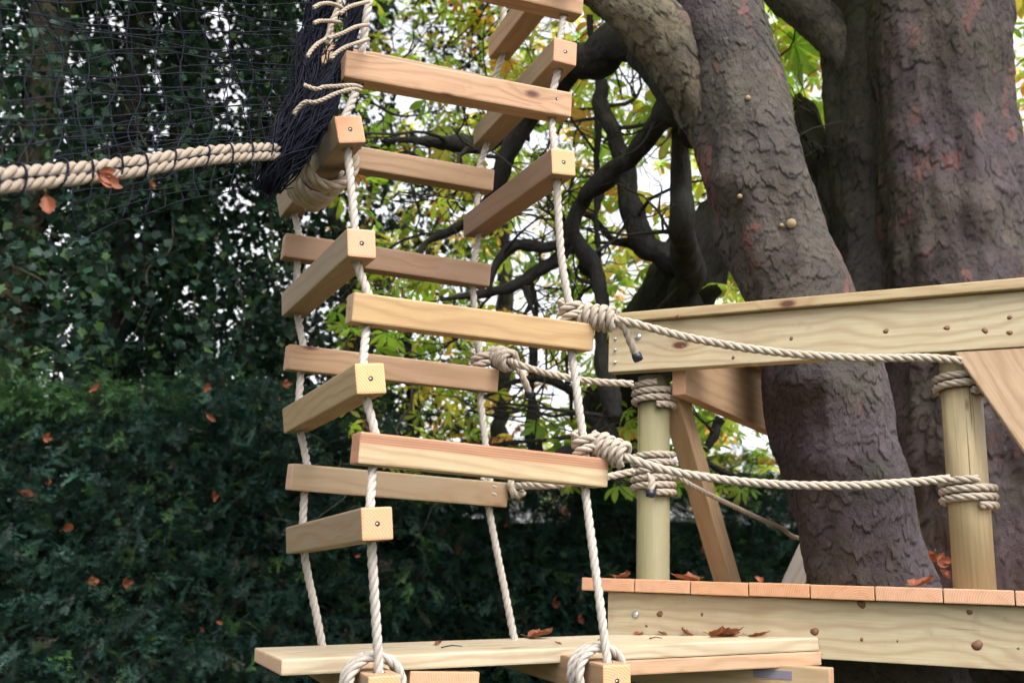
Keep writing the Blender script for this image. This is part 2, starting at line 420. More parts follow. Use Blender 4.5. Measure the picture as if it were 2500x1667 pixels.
def yew_template(seed):
    r = random.Random(seed); V = []; F = []; E = []
    def frond(ox, oy, oz, a, L, n):
        ca, sa = math.cos(a), math.sin(a); bend = r.uniform(-.5, .1)
        for k in range(n):
            t = (k + .6) / n; cx, cz = t * L, bend * t * t * L
            for s in (-1, 1):
                nl = .17 * (1 - .35 * t) * r.uniform(.8, 1.2); b = len(V); an = s * r.uniform(.8, 1.15)
                for (px, py, pz) in ((cx - .022, 0, cz), (cx + .022, 0, cz), (cx + nl * math.cos(an), nl * math.sin(an), cz + r.uniform(-.05, .06))):
                    V.append((ox + px * ca - py * sa, oy + px * sa + py * ca, oz + pz)); E.append(t)
                F.append((b, b + 1, b + 2))
    frond(0, 0, 0, 0, 1, 13)
    for q in range(3):
        t = .2 + .22 * q; frond(t, 0, -.1 * t, r.choice((-1, 1)) * r.uniform(.5, .9), .55 * r.uniform(.7, 1.1), 7)
    return np.array(V), np.zeros((0, 4), int), np.array(F), np.array(E)
def rot_mats(n, spread, az=None, roll=.6):
    """random orientations: leaf +x outward, normal tilted from up by up to `spread` rad"""
    az = rng.uniform(0, 2 * np.pi, n) if az is None else az
    ti = rng.normal(0, spread, n); ro = rng.normal(0, roll, n)
    ca, sa, ct, st, cr, sr = np.cos(az), np.sin(az), np.cos(ti), np.sin(ti), np.cos(ro), np.sin(ro)
    Z = np.zeros(n); O = np.ones(n)
    Rz = np.stack([np.stack([ca, -sa, Z], -1), np.stack([sa, ca, Z], -1), np.stack([Z, Z, O], -1)], 1)
    Ry = np.stack([np.stack([ct, Z, st], -1), np.stack([Z, O, Z], -1), np.stack([-st, Z, ct], -1)], 1)
    Rx = np.stack([np.stack([O, Z, Z], -1), np.stack([Z, cr, -sr], -1), np.stack([Z, sr, cr], -1)], 1)
    return Rz @ Ry @ Rx
def scatter(name, temps, pos, rot, scale, base, edge, ek):
    """one mesh of many leaves; colour runs from `base` to `edge` at the leaf margin by ek"""
    n = len(pos); pick = rng.integers(0, len(temps), n)
    Vs = []; F4 = []; F3 = []; Cs = []; o = 0
    for k, (V, Q, T, E) in enumerate(temps):
        ii = np.nonzero(pick == k)[0]
        if not len(ii): continue
        W = np.einsum('nij,vj->nvi', rot[ii], V) * scale[ii, None, None] + pos[ii, None]
        c = base[ii, None] + (edge[ii, None] - base[ii, None]) * np.clip(E[None, :, None] * ek[ii, None, None], 0, 1)
        b = (o + np.arange(len(ii)) * len(V))[:, None, None]
        if len(Q): F4.append((Q[None] + b).reshape(-1, 4))
        if len(T): F3.append((T[None] + b).reshape(-1, 3))
        Vs.append(W.reshape(-1, 3)); Cs.append(c.reshape(-1, 3)); o += len(ii) * len(V)
    F = []
    if F4: F.append(np.vstack(F4))
    if F3: F.append(np.vstack(F3))
    return mesh_np(name, np.vstack(Vs), F, np.vstack(Cs))
CT = [chestnut_template(s, n) for s, n in ((1, 7), (2, 6), (3, 7), (4, 5), (5, 7), (6, 6))]
IT = [ivy_template(s) for s in range(4)]
YT = [yew_template(s) for s in range(5)]
def palette(n, cols, w, jit=.18):
    c = np.array(cols)[rng.choice(len(cols), n, p=np.array(w) / sum(w))]
    return c * (1 + rng.normal(0, jit, (n, 1))).clip(.45, 1.7) * (1 + rng.normal(0, .06, (n, 3)))
GREENS = [(.21, .34, .06), (.33, .42, .08), (.14, .26, .05), (.46, .42, .09), (.52, .30, .08), (.44, .18, .07)]
GW = [.34, .24, .22, .11, .05, .04]
BROWN = np.array([.42, .16, .045])

# ------------------------------------------------------------------ trunks and limbs
def trunk_mesh(name, pts, rad, nu, step, cell=.06, amp=.006, lump=.05, c0=(.056, .042, .052), c1=(.054, .044, .036), c2=(.030, .024, .026), red=.03, seed=0, ridge=0, bumps=()):
    pr = np.hstack([np.asarray(pts), np.asarray(rad)[:, None]])
    Cr = catmull(pr, step); C = Cr[:, :3]; R = Cr[:, 3]
    T, N, B = frames(C); n = len(C)
    s = np.concatenate([[0], np.cumsum(np.linalg.norm(np.diff(C, axis=0), axis=1))])
    mid = n // 2; vd = np.array([0, 0, H]) - C[mid]; th0 = math.atan2(vd @ B[mid], vd @ N[mid])
    th = np.linspace(-np.pi, np.pi, nu, endpoint=False); th = th0 + th - .6 * np.sin(th)
    D = np.cos(th)[None, :, None] * N[:, None] + np.sin(th)[None, :, None] * B[:, None]
    base = C[:, None] + R[:, None, None] * D
    L1 = (fbm(base * 3.5, seed, 3) * .7 + fbm(base * np.array([7, 7, 1.6]), seed + 2, 3) * .8) * lump * 1.5 * R[:, None] / .18
    rm = R.mean(); wrap = max(5, int(round(2 * np.pi * rm / cell)))
    U = (th[None] - th0) / (2 * np.pi) * wrap + 0 * s[:, None]; Vv = s[:, None] / (cell * 1.25) + 0 * th[None]
    wx = fbm(base / cell * .55, seed + 5, 3); wy = fbm(base / cell * .55, seed + 9, 3)
    h1, ha, hb, e1 = scales(U + .55 * wx, Vv + .55 * wy, wrap, seed + 3)
    h2, ga, gb, e2 = scales(2.1 * U + .6 * wy, 2.1 * Vv + .6 * wx, max(5, int(round(2.1 * wrap))), seed + 31, 2.1 * wrap)
    patchy = sstep(-.2, .3, fbm(base * 6, seed + 40, 3))
    h = amp * (h1 * (.2 + .8 * patchy) + .45 * h2 * (.9 - .3 * patchy))
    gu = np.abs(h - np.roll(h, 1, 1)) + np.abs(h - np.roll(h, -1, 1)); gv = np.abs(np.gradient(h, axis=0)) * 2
    crev_shade = sstep(.22, .8, (gu + gv) / amp)
    h = h + amp * .22 * fbm(base * 55, seed + 50, 2)
    h = h + L1
    W = base + D * h[..., None]
    for (bp, br, bh) in bumps:
        d = np.linalg.norm(base - np.asarray(bp), axis=-1); W = W + D * (bh * np.exp(-(d / br) ** 2))[..., None]
    m = sstep(-.3, .35, fbm(base * 2.6, seed + 70, 3) + .25 * (hb - .5))[..., None]
    cc = np.array(c0) * (1 - m) + np.array(c1) * m
    m2 = (.75 * sstep(.0, .45, fbm(base * 4.5, seed + 80, 4)))[..., None]
    cc = cc * (1 - m2) + np.array(c2) * m2
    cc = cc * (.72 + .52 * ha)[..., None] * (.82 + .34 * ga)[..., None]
    ck = (crev_shade * .78)[..., None]; cc = cc * (1 - ck) + np.array(c2) * .3 * ck  # steep plate edges darkened: crevice shade painted into the bark colour
    rn = fbm(base * np.array([9, 9, 5]), seed + 90, 3) + .35 * (hb - .5)
    rd = (sstep(.44 - red * 2, .52 - red * 2, rn) * (red > 0) * (.35 + .65 * ha) * (1 - .6 * crev_shade))[..., None] * .85
    cc = cc * (1 - rd) + np.array([.115, .042, .036]) * (.7 + .6 * hb[..., None]) * rd
    i = np.arange(n - 1)[:, None] * nu; j = np.arange(nu)[None]; k = (j + 1) % nu
    Q = np.stack([i + j, i + k, i + nu + k, i + nu + j], -1).reshape(-1, 4)
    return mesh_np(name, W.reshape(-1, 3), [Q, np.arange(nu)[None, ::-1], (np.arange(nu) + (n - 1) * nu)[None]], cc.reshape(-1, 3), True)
LIMBPTS = []
def limb_px(name, pl, Y, parent, nu=28, step=.03, cell=.05, amp=.004, seed=1, dark=False, **k):
    """pl: (sx, sy, width in photo px[, Y])"""
    pts = []; rad = []
    for q in pl:
        y = q[3] if len(q) > 3 else Y; p = PY(q[0], q[1], y); pts.append(p); rad.append(q[2] / 2 / 2500 * proj(p)[2])
    if dark and nu < 100:
        C_ = catmull(np.hstack([np.array(pts), np.array(rad)[:, None]]), .15); jr = np.random.default_rng(seed * 31 + len(C_))
        j_ = jr.normal(0, 1, (len(C_), 3)) * C_[:, 3:] * .20; j_[0] = 0; j_[-1] = 0
        C_[:, :3] += j_; C_[:, 3] *= 1 + jr.normal(0, .07, len(C_)).clip(-.15, .2)
        pts, rad = C_[:, :3], C_[:, 3]
        for c_ in C_[2::2]: LIMBPTS.append(c_)
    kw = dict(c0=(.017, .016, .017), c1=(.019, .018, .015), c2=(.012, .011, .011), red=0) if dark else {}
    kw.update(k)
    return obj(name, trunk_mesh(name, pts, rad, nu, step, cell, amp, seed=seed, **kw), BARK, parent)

# leaning chestnut that grows through the deck
treeA = thing('chestnut_tree', 'leaning grey trunk with flaking bark growing up through the wooden platform', 'tree')
limb_px('trunk', [(2230, 1950, 330, 3.36), (2165, 1560, 300, 3.36), (2128, 1420, 284), (2062, 1150, 286), (1996, 900, 276), (1938, 700, 262), (1858, 460, 250), (1806, 260, 226), (1768, 90, 200), (1748, -20, 186), (1722, -250, 170), (1700, -600, 150)],
        3.36, treeA, nu=340, step=.0048, cell=.036, amp=.0050, seed=3, lump=.03, red=.02,
        bumps=[(PY(1760, 430, 3.2), .09, .05), (PY(1990, 930, 3.2), .08, .035), (PY(2000, 1130, 3.2), .06, .02)])
limb_px('limb', [(1815, 420, 150, 3.4), (1740, 270, 165, 3.4), (1660, 150, 160, 3.38), (1575, 55, 150, 3.36), (1490, -20, 140, 3.35), (1380, -130, 120, 3.3), (1200, -420, 90, 3.2)], 3.4, treeA, nu=150, step=.008, cell=.04, amp=.006, seed=8, c0=(.075, .066, .05), c1=(.11, .09, .055), red=.02)
limb_px('limb', [(1725, 330, 120, 3.6), (1660, 190, 125, 3.7), (1560, 110, 115, 3.85), (1450, 135, 105, 4.0), (1360, 190, 88, 4.15), (1290, 290, 66, 4.3), (1238, 385, 50, 4.4), (1205, 470, 36, 4.5), (1150, 540, 26, 4.6), (1045, 590, 20, 4.7), (1020, 625, 16, 4.7), (960, 660, 8, 4.8)], 3.8, treeA, nu=64, step=.015, cell=.05, amp=.005, seed=12, dark=True)
limb_px('limb', [(1750, 400, 60, 3.6), (1690, 300, 60, 3.75), (1662, 360, 50, 3.9), (1660, 470, 50, 4.0), (1662, 560, 54, 4.05), (1668, 610, 62, 4.4), (1676, 680, 70, 4.7), (1680, 760, 70, 4.9)], 3.9, treeA, nu=48, step=.015, seed=14, dark=True)
limb_px('limb', [(1700, 270, 70, 3.65), (1630, 280, 64, 3.8), (1590, 330, 50, 3.95), (1540, 385, 44, 4.1), (1470, 440, 48, 4.25), (1415, 490, 44, 4.4), (1402, 560, 40, 4.45), (1432, 630, 36, 4.5), (1465, 700, 28, 4.5), (1470, 790, 16, 4.5)], 3.9, treeA, nu=48, step=.015, seed=15, dark=True)
# pruned stubs on the trunk
def stub(px, py, r, parent, ln=.02):
    p = PY(px, py, 3.36); v = np.array([0, 0, H]) - p; v /= np.linalg.norm(v)
    z = proj(p)[2]; R = 130 / 2500 * z
    c = p + v * (R * (.93 if r < .011 else 1.02))
    n = np.array([v[0], v[1], v[2] * .2 - .1]); n /= np.linalg.norm(n)
    g = Geo(); g.tube([c - n * .03, c + n * ln * .4, c + n * ln], [r * 1.5, r * 1.2, r], 12)
    o = obj('branch_stub', g.mesh('branch_stub'), [BARK2, PALEWOOD], parent)
    for f in o.data.polygons: f.material_index = 1 if len(f.vertices) == 12 else 0
    return o
BARK2 = plain('stub_bark', (.10, .085, .06), .85, 0, .2, .6, 40)
for a in ((1826, 243, .009), (1838, 275, .010), (1932, 548, .016), (1908, 553, .007), (1806, 482, .008)): stub(*a, treeA)
# pale ivy stems hanging on the trunk
for pl in ([(2120, 890), (2128, 960), (2118, 1020), (2122, 1060), (2140, 1090)], [(2155, 1200), (2152, 1260), (2180, 1330), (2215, 1390)], [(1790, 690), (1745, 780), (1720, 830)]):
    pts = []
    for x, y in pl:
        p = PY(x, y, 3.36); c = PY(2062 + (1150 - y) * -.255, y, 3.36); r = 140 / 2500 * proj(p)[2]
        dx = np.linalg.norm(p - c) / r; v = np.array([0, 0, H]) - p; v /= np.linalg.norm(v)
        pts.append(p + v * (r * math.sqrt(max(.05, 1 - min(.95, dx) ** 2)) + .006))
    g = Geo(); g.tube(catmull(pts, .02), .0022, 5)
    obj('ivy_stem', g.mesh('ivy_stem'), PALEWOOD, treeA)

# the big right-hand tree: two fused stems
treeB = thing('chestnut_tree', 'massive reddish grey double trunk at the right edge behind the platform', 'tree')
limb_px('trunk', [(2600, 1950, 640, 4.2), (2500, 1600, 560, 4.2), (2432, 1300, 480), (2392, 1000, 420), (2352, 720, 390), (2322, 480, 350), (2300, 250, 325), (2282, 0, 318), (2262, -250, 300), (2235, -650, 260)],
        4.15, treeB, nu=320, step=.0075, cell=.050, amp=.0065, seed=23, lump=.022, c0=(.054, .037, .043), c1=(.054, .040, .034), c2=(.030, .022, .024), red=.045,
        bumps=[(PY(2390, 510, 3.85), .10, .03), (PY(2400, 590, 3.85), .06, -.02)])
limb_px('stem', [(2420, 1900, 420, 4.45), (2330, 1450, 360, 4.45), (2240, 1100, 310), (2180, 800, 272), (2158, 560, 236), (2146, 330, 236), (2146, 170, 250), (2150, 0, 270), (2140, -250, 240), (2110, -600, 190)],
        4.42, treeB, nu=230, step=.009, cell=.050, amp=.0065, seed=29, lump=.022, c0=(.026, .023, .022), c1=(.030, .027, .020), c2=(.018, .016, .015), red=.0)  # bark darker than the trunk, standing in for shadow on this stem
limb_px('limb', [(2130, 260, 150, 4.4), (2040, 100, 120, 4.4), (1965, 20, 100, 4.4), (1870, -60, 95, 4.4), (1700, -260, 80, 4.3)], 4.4, treeB, nu=90, step=.012, seed=31, cell=.05, amp=.006, c0=(.07, .06, .055), c1=(.085, .07, .05), red=0)
limb_px('limb', [(2110, 600, 110, 4.5), (2030, 430, 84, 4.6), (1985, 330, 66, 4.7), (1968, 270, 44, 4.8), (1950, 235, 20, 4.9)], 4.5, treeB, nu=40, step=.02, seed=33, dark=True)
limb_px('limb', [(2100, 700, 120, 4.5), (2040, 590, 100, 4.6), (2005, 490, 60, 4.7), (1990, 430, 40, 4.7), (1975, 390, 18, 4.9)], 4.5, treeB, nu=40, step=.02, seed=34, dark=True)

# darker chestnut behind, whose limbs cross the sky
treeC = thing('chestnut_tree', 'dark leaning chestnut behind the rail with crooked limbs against the sky', 'tree')
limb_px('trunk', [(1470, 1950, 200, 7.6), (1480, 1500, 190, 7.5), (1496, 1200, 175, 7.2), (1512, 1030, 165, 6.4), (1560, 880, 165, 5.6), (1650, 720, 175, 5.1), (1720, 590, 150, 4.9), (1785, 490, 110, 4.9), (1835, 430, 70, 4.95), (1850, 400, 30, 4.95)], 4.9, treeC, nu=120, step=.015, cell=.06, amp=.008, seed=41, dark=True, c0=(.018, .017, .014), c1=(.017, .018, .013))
def branch(pl, Y=4.8, name='limb', parent=treeC, seed=50): return limb_px(name, pl, Y, parent, nu=30, step=.02, cell=.03, amp=.007, seed=seed + int(pl[0][0]), dark=True, lump=.09)
branch([(1690, 650, 70), (1630, 628, 66), (1580, 600, 60), (1548, 540, 54), (1535, 470, 54), (1518, 390, 48), (1492, 320, 40), (1472, 250, 36), (1462, 170, 30), (1440, 40, 20)], 4.75)
branch([(1402, 530, 28), (1385, 585, 26), (1330, 603, 24), (1265, 597, 22), (1225, 625, 18), (1205, 665, 14), (1190, 720, 9)], 4.6)
branch([(1405, 570, 30), (1360, 630, 30), (1310, 665, 28), (1270, 692, 24), (1210, 712, 20), (1150, 722, 15), (1075, 732, 9)], 4.65)
branch([(1275, 690, 18), (1292, 720, 16), (1293, 748, 13), (1278, 770, 8)], 4.65)
branch([(1420, 610, 26), (1440, 650, 30), (1460, 690, 26), (1475, 760, 20), (1470, 840, 24), (1490, 960, 40), (1505, 1020, 40)], 4.8)
branch([(1390, 520, 14), (1440, 530, 16), (1500, 585, 22), (1560, 605, 26)], 4.9)
branch([(1470, 445, 26), (1455, 520, 14), (1460, 620, 11), (1450, 700, 8)], 4.7)
branch([(1465, 190, 20), (1460, 330, 22), (1455, 420, 14), (1440, 480, 10)], 4.9)
branch([(1290, 330, 40), (1180, 355, 34), (1090, 350, 26), (1010, 340, 18), (930, 345, 10)], 4.6)
branch([(1310, 1110, 34), (1300, 1000, 34), (1298, 900, 26), (1310, 780, 16), (1300, 690, 10)], 6.2)
branch([(1500, 1080, 46), (1430, 1010, 30), (1400, 960, 22), (1330, 925, 18), (1250, 935, 12), (1160, 980, 8)], 5.6)
branch([(1510, 1010, 26), (1420, 1060, 16), (1330, 1075, 13), (1200, 1085, 10), (1050, 1090, 6)], 5.4)
branch([(1500, 1060, 80), (1440, 1085, 60), (1380, 1110, 40), (1320, 1120, 20)], 5.2)
branch([(1760, 1020, 26), (1745, 1060, 24), (1720, 1095, 20), (1690, 1100, 14), (1690, 1140, 8)], 5.4)
branch([(1690, 1110, 14), (1740, 1140, 16), (1790, 1160, 14), (1830, 1180, 8)], 5.4)
# fine twigs
g = Geo(); R_ = random.Random(5)
def twig(p, d, L, r, depth):
    n = 7; pts = [p]; dd = np.array(d, float)
    for k in range(n):
        dd = dd + np.array([R_.gauss(0, .22), R_.gauss(0, .22), R_.gauss(0, .2) + .03]); dd /= np.linalg.norm(dd)
        pts.append(pts[-1] + dd * L / n)
    g.tube(np.array(pts), np.linspace(r, r * .35, n + 1), 5, (.018, .016, .015))
    if depth:
        for _ in range(3):
            k = R_.randint(2, n); q = np.array([R_.gauss(0, 1), R_.gauss(0, 1), R_.gauss(0, .6)]); q = dd + q * .8
            twig(pts[k], q / np.linalg.norm(q), L * R_.uniform(.45, .7), r * .5, depth - 1)
for c_ in LIMBPTS:
    if R_.random() < .42:
        q = np.array([R_.gauss(-.3, 1), R_.gauss(0, .7), R_.gauss(.1, .8)]); twig(c_[:3], q / np.linalg.norm(q), R_.uniform(.25, .8), min(.012, c_[3] * .4), 2)
for _ in range(120):
    sx = R_.uniform(850, 1950); sy = R_.uniform(-60, 1120); Y = R_.uniform(5, 8)
    twig(PY(sx, sy, Y), (R_.gauss(0, 1), R_.gauss(0, .6), R_.gauss(0, .5)), R_.uniform(.4, 1.0), R_.uniform(.006, .013), 2)
o = obj('twigs', g.mesh('twigs'), BARK, treeC); o['kind'] = 'stuff'

# ------------------------------------------------------------------ chestnut foliage
GAPS = [(1000, 250, 160, 105), (930, 485, 150, 70), (1600, 470, 85, 110), (1560, 190, 80, 100), (1340, 940, 75, 75), (1190, 930, 90, 30), (1000, 80, 90, 70), (1330, 340, 70, 40), (1290, 560, 50, 50), (870, 40, 60, 70), (1330, 730, 60, 25), (640, 600, 75, 75), (690, 700, 60, 40), (250, 60, 70, 45), (400, 40, 60, 50), (195, 170, 40, 45), (420, 330, 60, 45), (450, 745, 60, 45), (280, 800, 55, 35), (440, 930, 22, 50), (560, 250, 60, 60), (520, 60, 60, 60), (240, 350, 40, 30), (600, 480, 60, 50), (110, 560, 40, 30), (130, 930, 40, 20), (380, 560, 40, 40)]
def gapf(sx, sy):
    k = np.zeros_like(sx)
    for (x, y, a, b) in GAPS: k = np.maximum(k, np.exp(-((sx - x) / a) ** 2 - ((sy - y) / b) ** 2))
    return k
def cloud(n, x0, x1, y0, y1, Y0, Y1, clump, seed, gap=.85, thr=-.15):
    out = []; tot = 0
    while tot < n:
        m = n * 3
        sx = rng.uniform(x0, x1, m); sy = rng.uniform(y0, y1, m); Y = rng.uniform(Y0, Y1, m)
        pos = np.stack([PY(a, b, c) for a, b, c in zip(sx, sy, Y)]) if m < 200 else PYv(sx, sy, Y)
        nz = fbm(pos * clump, seed, 3)
        keep = (nz > thr + .25 * rng.uniform(-1, 1, m)) & (rng.uniform(0, 1, m) > gap * gapf(sx, sy))
        out.append(pos[keep]); tot += keep.sum()
    return np.vstack(out)[:n]
def PYv(sx, sy, Y):
    r = np.stack([(sx - 1250) / 2500, (sy - 833.5) / 2500, np.ones_like(sx)], -1) @ M.T
    return r * (Y / r[:, 1])[:, None] + np.array([0, 0, H])
def chestnut_crown(parent, pos, smin=.12, smax=.2, cols=GREENS, w=GW, indiv=0):
    n = len(pos); sc = rng.uniform(smin, smax, n); rot = rot_mats(n, .55)
    base = palette(n, cols, w); edge = np.broadcast_to(BROWN, (n, 3)) * rng.uniform(.6, 1.25, (n, 1)); ek = np.where(rng.uniform(0, 1, n) < .45, rng.uniform(.5, 1.3, n), rng.uniform(0, .25, n))
    if indiv:
        sx, sy, z = proj(pos); ok = (sx > 0) & (sx < 2500) & (sy > 0) & (sy < 1300)
        order = np.argsort(np.where(ok, -sc / z, 1)); first = order[:indiv]; rest = order[indiv:]
        ms = []
        for k in range(12):
            V, Q, T, E = CT[k % 6]; i = first[k % len(first)]
            c = base[i] + (edge[i] - base[i]) * np.clip(E[:, None] * ek[i], 0, 1)
            me = mesh_np('leaf', V, [Q, T], c); me.materials.append(CHEST); ms.append(me)
        for i in first:
            o = bpy.data.objects.new('leaf', random.choice(ms)); col.objects.link(o); o.parent = parent
            mw = np.eye(4); mw[:3, :3] = rot[i] * sc[i]; mw[:3, 3] = pos[i]; o.matrix_world = Matrix(mw.tolist())
        pos, rot, sc, base, edge, ek = (a[rest] for a in (pos, rot, sc, base, edge, ek))
    o = obj('crown', scatter('crown', CT, pos, rot, sc, base, edge, ek), CHEST, parent); o['kind'] = 'stuff'
    return o
chestnut_crown(treeC, cloud(2050, 820, 2060, -160, 1200, 5.3, 8.8, 1.6, 101, .97, -.15), .09, .155, indiv=220)
upA = np.vstack([cloud(260, 1300, 2100, -900, -180, 3.2, 6, 1.2, 103, 0, -.3), cloud(140, 1420, 2030, -60, 700, 4.8, 6.0, 1.6, 104)])
chestnut_crown(treeA, upA, .13, .2, indiv=40)
upB = np.vstack([cloud(60, 2440, 2640, -100, 760, 4.9, 6.5, 1.6, 105, 0, -.4), cloud(260, 2000, 3200, -1000, -200, 3.6, 7, 1.2, 106, 0, -.3), cloud(120, 1850, 2100, 20, 700, 5.2, 7, 2, 107, 0, -.5)])
chestnut_crown(treeB, upB, .12, .19, indiv=30)
# unseen shared canopy above the picture, added to shade the hedge behind
def shade_canopy(n, x0, x1, y0, y1, seed):
    x = rng.uniform(x0, x1, n * 2); y = rng.uniform(y0, y1, n * 2); zl = H + .78 * y + .35 + 0 * x; z = zl + rng.uniform(0, 2.6, n * 2)
    p = np.stack([x, y, z], -1); p = p[fbm(p * .8, seed, 2) > -.25]; return p[:n]
chestnut_crown(treeA, shade_canopy(1100, -1, 3, 3.3, 8.5, 131), .2, .3)
chestnut_crown(treeB, shade_canopy(1100, 1, 6.5, 3.6, 9, 132), .2, .3)
chestnut_crown(treeC, shade_canopy(1500, -6.5, 1, 3.8, 9.5, 133), .2, .3)
# a farther chestnut fills in behind
treeD = thing('chestnut_tree', 'distant green and rust chestnut crown low behind the ladder', 'tree')
limb_px('trunk', [(1205, 1700, 60), (1215, 1200, 52), (1225, 900, 46), (1230, 600, 36), (1215, 300, 24), (1190, 0, 12)], 11.5, treeD, nu=20, step=.08, dark=True, seed=61)
chestnut_crown(treeD, cloud(2000, 800, 2550, -120, 1230, 9.5, 14, .9, 111, .95, -.15), .13, .2, GREENS, [.3, .26, .16, .14, .08, .06])

# ------------------------------------------------------------------ ivy-clad trees on the left
IVYC = [(.013, .040, .030), (.018, .050, .034), (.010, .028, .025), (.05, .10, .03)]
def ivy_tree(label, trunk_pl, Y, x0, x1, n, seed, thr=-.34, y1=1240, bark=None, nu=60, gap=.8):
    t = thing('ivy_clad_tree', label, 'tree', 'ivy covered trees behind the hedge')
    limb_px('trunk', trunk_pl, Y, t, nu=nu, step=.03, cell=.07, amp=.008, seed=seed, **(bark or dict(dark=True)))
    pos = np.vstack([cloud(n, x0, x1, -180, y1, Y - .6, Y + 2.0, 2.2, seed + 7, gap, thr), cloud(n // 7, x0 - 150, x1 + 150, -1400, -180, Y - .6, Y + 1.8, 1.0, seed + 8, 0, -.4)])
    m = len(pos); c = palette(m, IVYC, [.4, .3, .24, .06], .25)
    sc = rng.uniform(.04, .07, m); sc[n:] *= 2.4
    rot = rot_mats(m, .9, rng.normal(-np.pi / 2, 1.1, m), .8)
    o = obj('crown', scatter('crown', IT, pos, rot, sc, c, c * 1.15, np.ones(m)), IVY, t); o['kind'] = 'stuff'
    g = Geo(); r = random.Random(seed)
    for _ in range(9):
        sx = r.uniform(x0 + 30, x1 - 30); sy = r.uniform(100, 800); q = [PY(sx, sy, Y - .35)]
        dx, dy = r.uniform(-60, 60), r.uniform(40, 120)
        for k in range(4):
            sx += dx + r.uniform(-40, 40); sy += dy + r.uniform(-40, 30); dx *= .8; q.append(PY(sx, sy, Y - .35 + r.uniform(-.1, .1)))
        g.tube(catmull(q, .03), .006, 5)
    obj('ivy_vine', g.mesh('ivy_vine'), VINE, t)
    return t
VINE = plain('pale_ivy_vine', (.10, .09, .07), .8, 0, .2, .5, 20)
ivy_tree('ivy clad tree at the far left with an ochre lichened trunk behind the net', [(-60, 1900, 130), (0, 1300, 110), (18, 1000, 100), (40, 760, 92), (62, 540, 88), (95, 330, 86), (112, 150, 90), (128, 0, 96), (150, -200, 90), (190, -700, 70)], 6.0, -220, 270, 17000, 201,
         bark=dict(c0=(.06, .05, .024), c1=(.045, .038, .026), c2=(.022, .02, .016), red=0), nu=110)
ivy_tree('ivy clad tree with a dark straight trunk left of the rope ladder', [(250, 1900, 90), (258, 1300, 82), (266, 1000, 76), (280, 700, 70), (300, 450, 66), (330, 150, 56), (350, -200, 46), (380, -700, 30)], 6.9, 180, 520, 16000, 211)
ivy_tree('slender ivy clad tree with a pale crooked stem next to the ladder', [(430, 1900, 50), (400, 1200, 46), (372, 800, 44), (350, 700, 42), (358, 600, 38), (385, 520, 34), (410, 430, 30), (440, 250, 28), (455, 0, 24), (470, -500, 16)], 7.4, 400, 720, 15000, 221,
         bark=dict(c0=(.05, .044, .035), c1=(.04, .036, .03), c2=(.025, .022, .02), red=0))
ivy_tree('low dark ivy clad tree seen between the lower rungs of the ladder', [(900, 1800, 70), (900, 1250, 60), (890, 1000, 52), (860, 800, 44), (830, 600, 36), (800, 350, 24), (780, 100, 14)], 8.0, 600, 960, 12000, 231, -.3)
ivy_tree('dark holly like ivy tree just above the hedge at the centre', [(1010, 1800, 60), (1015, 1300, 50), (1010, 1050, 40), (1000, 900, 26), (990, 780, 12)], 8.6, 880, 1180, 5000, 241, -.2, 1250)

# ------------------------------------------------------------------ yew hedge
hedge = thing('yew_hedge', 'tall dark green clipped yew hedge with brown leaves caught in it', 'hedge')
HP = [(-4.6, 4.5), (-1.6, 5.3), (.2, 6.3), (2.2, 6.9), (5.5, 7.4)]
def hedge_line(s):
    a = np.array(HP); L = np.concatenate([[0], np.cumsum(np.linalg.norm(np.diff(a, axis=0), axis=1))]); q = s * L[-1]
    return np.stack([np.interp(q, L, a[:, 0]), np.interp(q, L, a[:, 1])], -1)
def hedge_top(x): return np.interp(x, [-4.6, -2.2, -1.55, -1.15, -.6, .1, 1.5, 5.5], [2.45, 2.52, 2.66, 2.62, 2.42, 2.32, 2.42, 2.4])
n = 52000
s = rng.uniform(0, 1, n); xy = hedge_line(s); nrm = np.array([.36, -.93])
zt = hedge_top(xy[:, 0]); zz = zt * rng.uniform(.25, 1.0, n) ** .75
ontop = rng.uniform(0, 1, n) < .22
q3 = np.stack([xy[:, 0] * 1.6, xy[:, 1] * 1.6, zz * 1.6], -1)
dep = .20 * fbm(q3, 301, 3) + rng.uniform(-.22, .10, n)
dep = np.where(ontop, rng.uniform(-.8, .1, n), dep); zz = np.where(ontop, zt + .34 * fbm(q3 * 1.3, 305, 3) + rng.uniform(-.3, .1, n), zz)
pos = np.stack([xy[:, 0] + nrm[0] * dep, xy[:, 1] + nrm[1] * dep, zz], -1)
hole = fbm(pos * np.array([2.6, 2.6, 3.2]), 311, 3) < -.34
pos = pos[~hole]; n = len(pos)
cb = palette(n, [(.010, .036, .028), (.014, .046, .033), (.008, .027, .024), (.045, .095, .03), (.035, .032, .022)], [.42, .28, .2, .06, .04], .25)
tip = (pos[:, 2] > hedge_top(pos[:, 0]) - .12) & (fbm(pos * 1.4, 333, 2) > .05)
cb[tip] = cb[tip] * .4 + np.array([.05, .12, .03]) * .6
sc = rng.uniform(.055, .15, n)
rot = rot_mats(n, .55, rng.normal(-np.pi / 2 + .37, .8, n), .6)
o = obj('foliage', scatter('foliage', YT, pos, rot, sc, cb, cb * 1.35, np.ones(n)), YEW, hedge); o['kind'] = 'stuff'
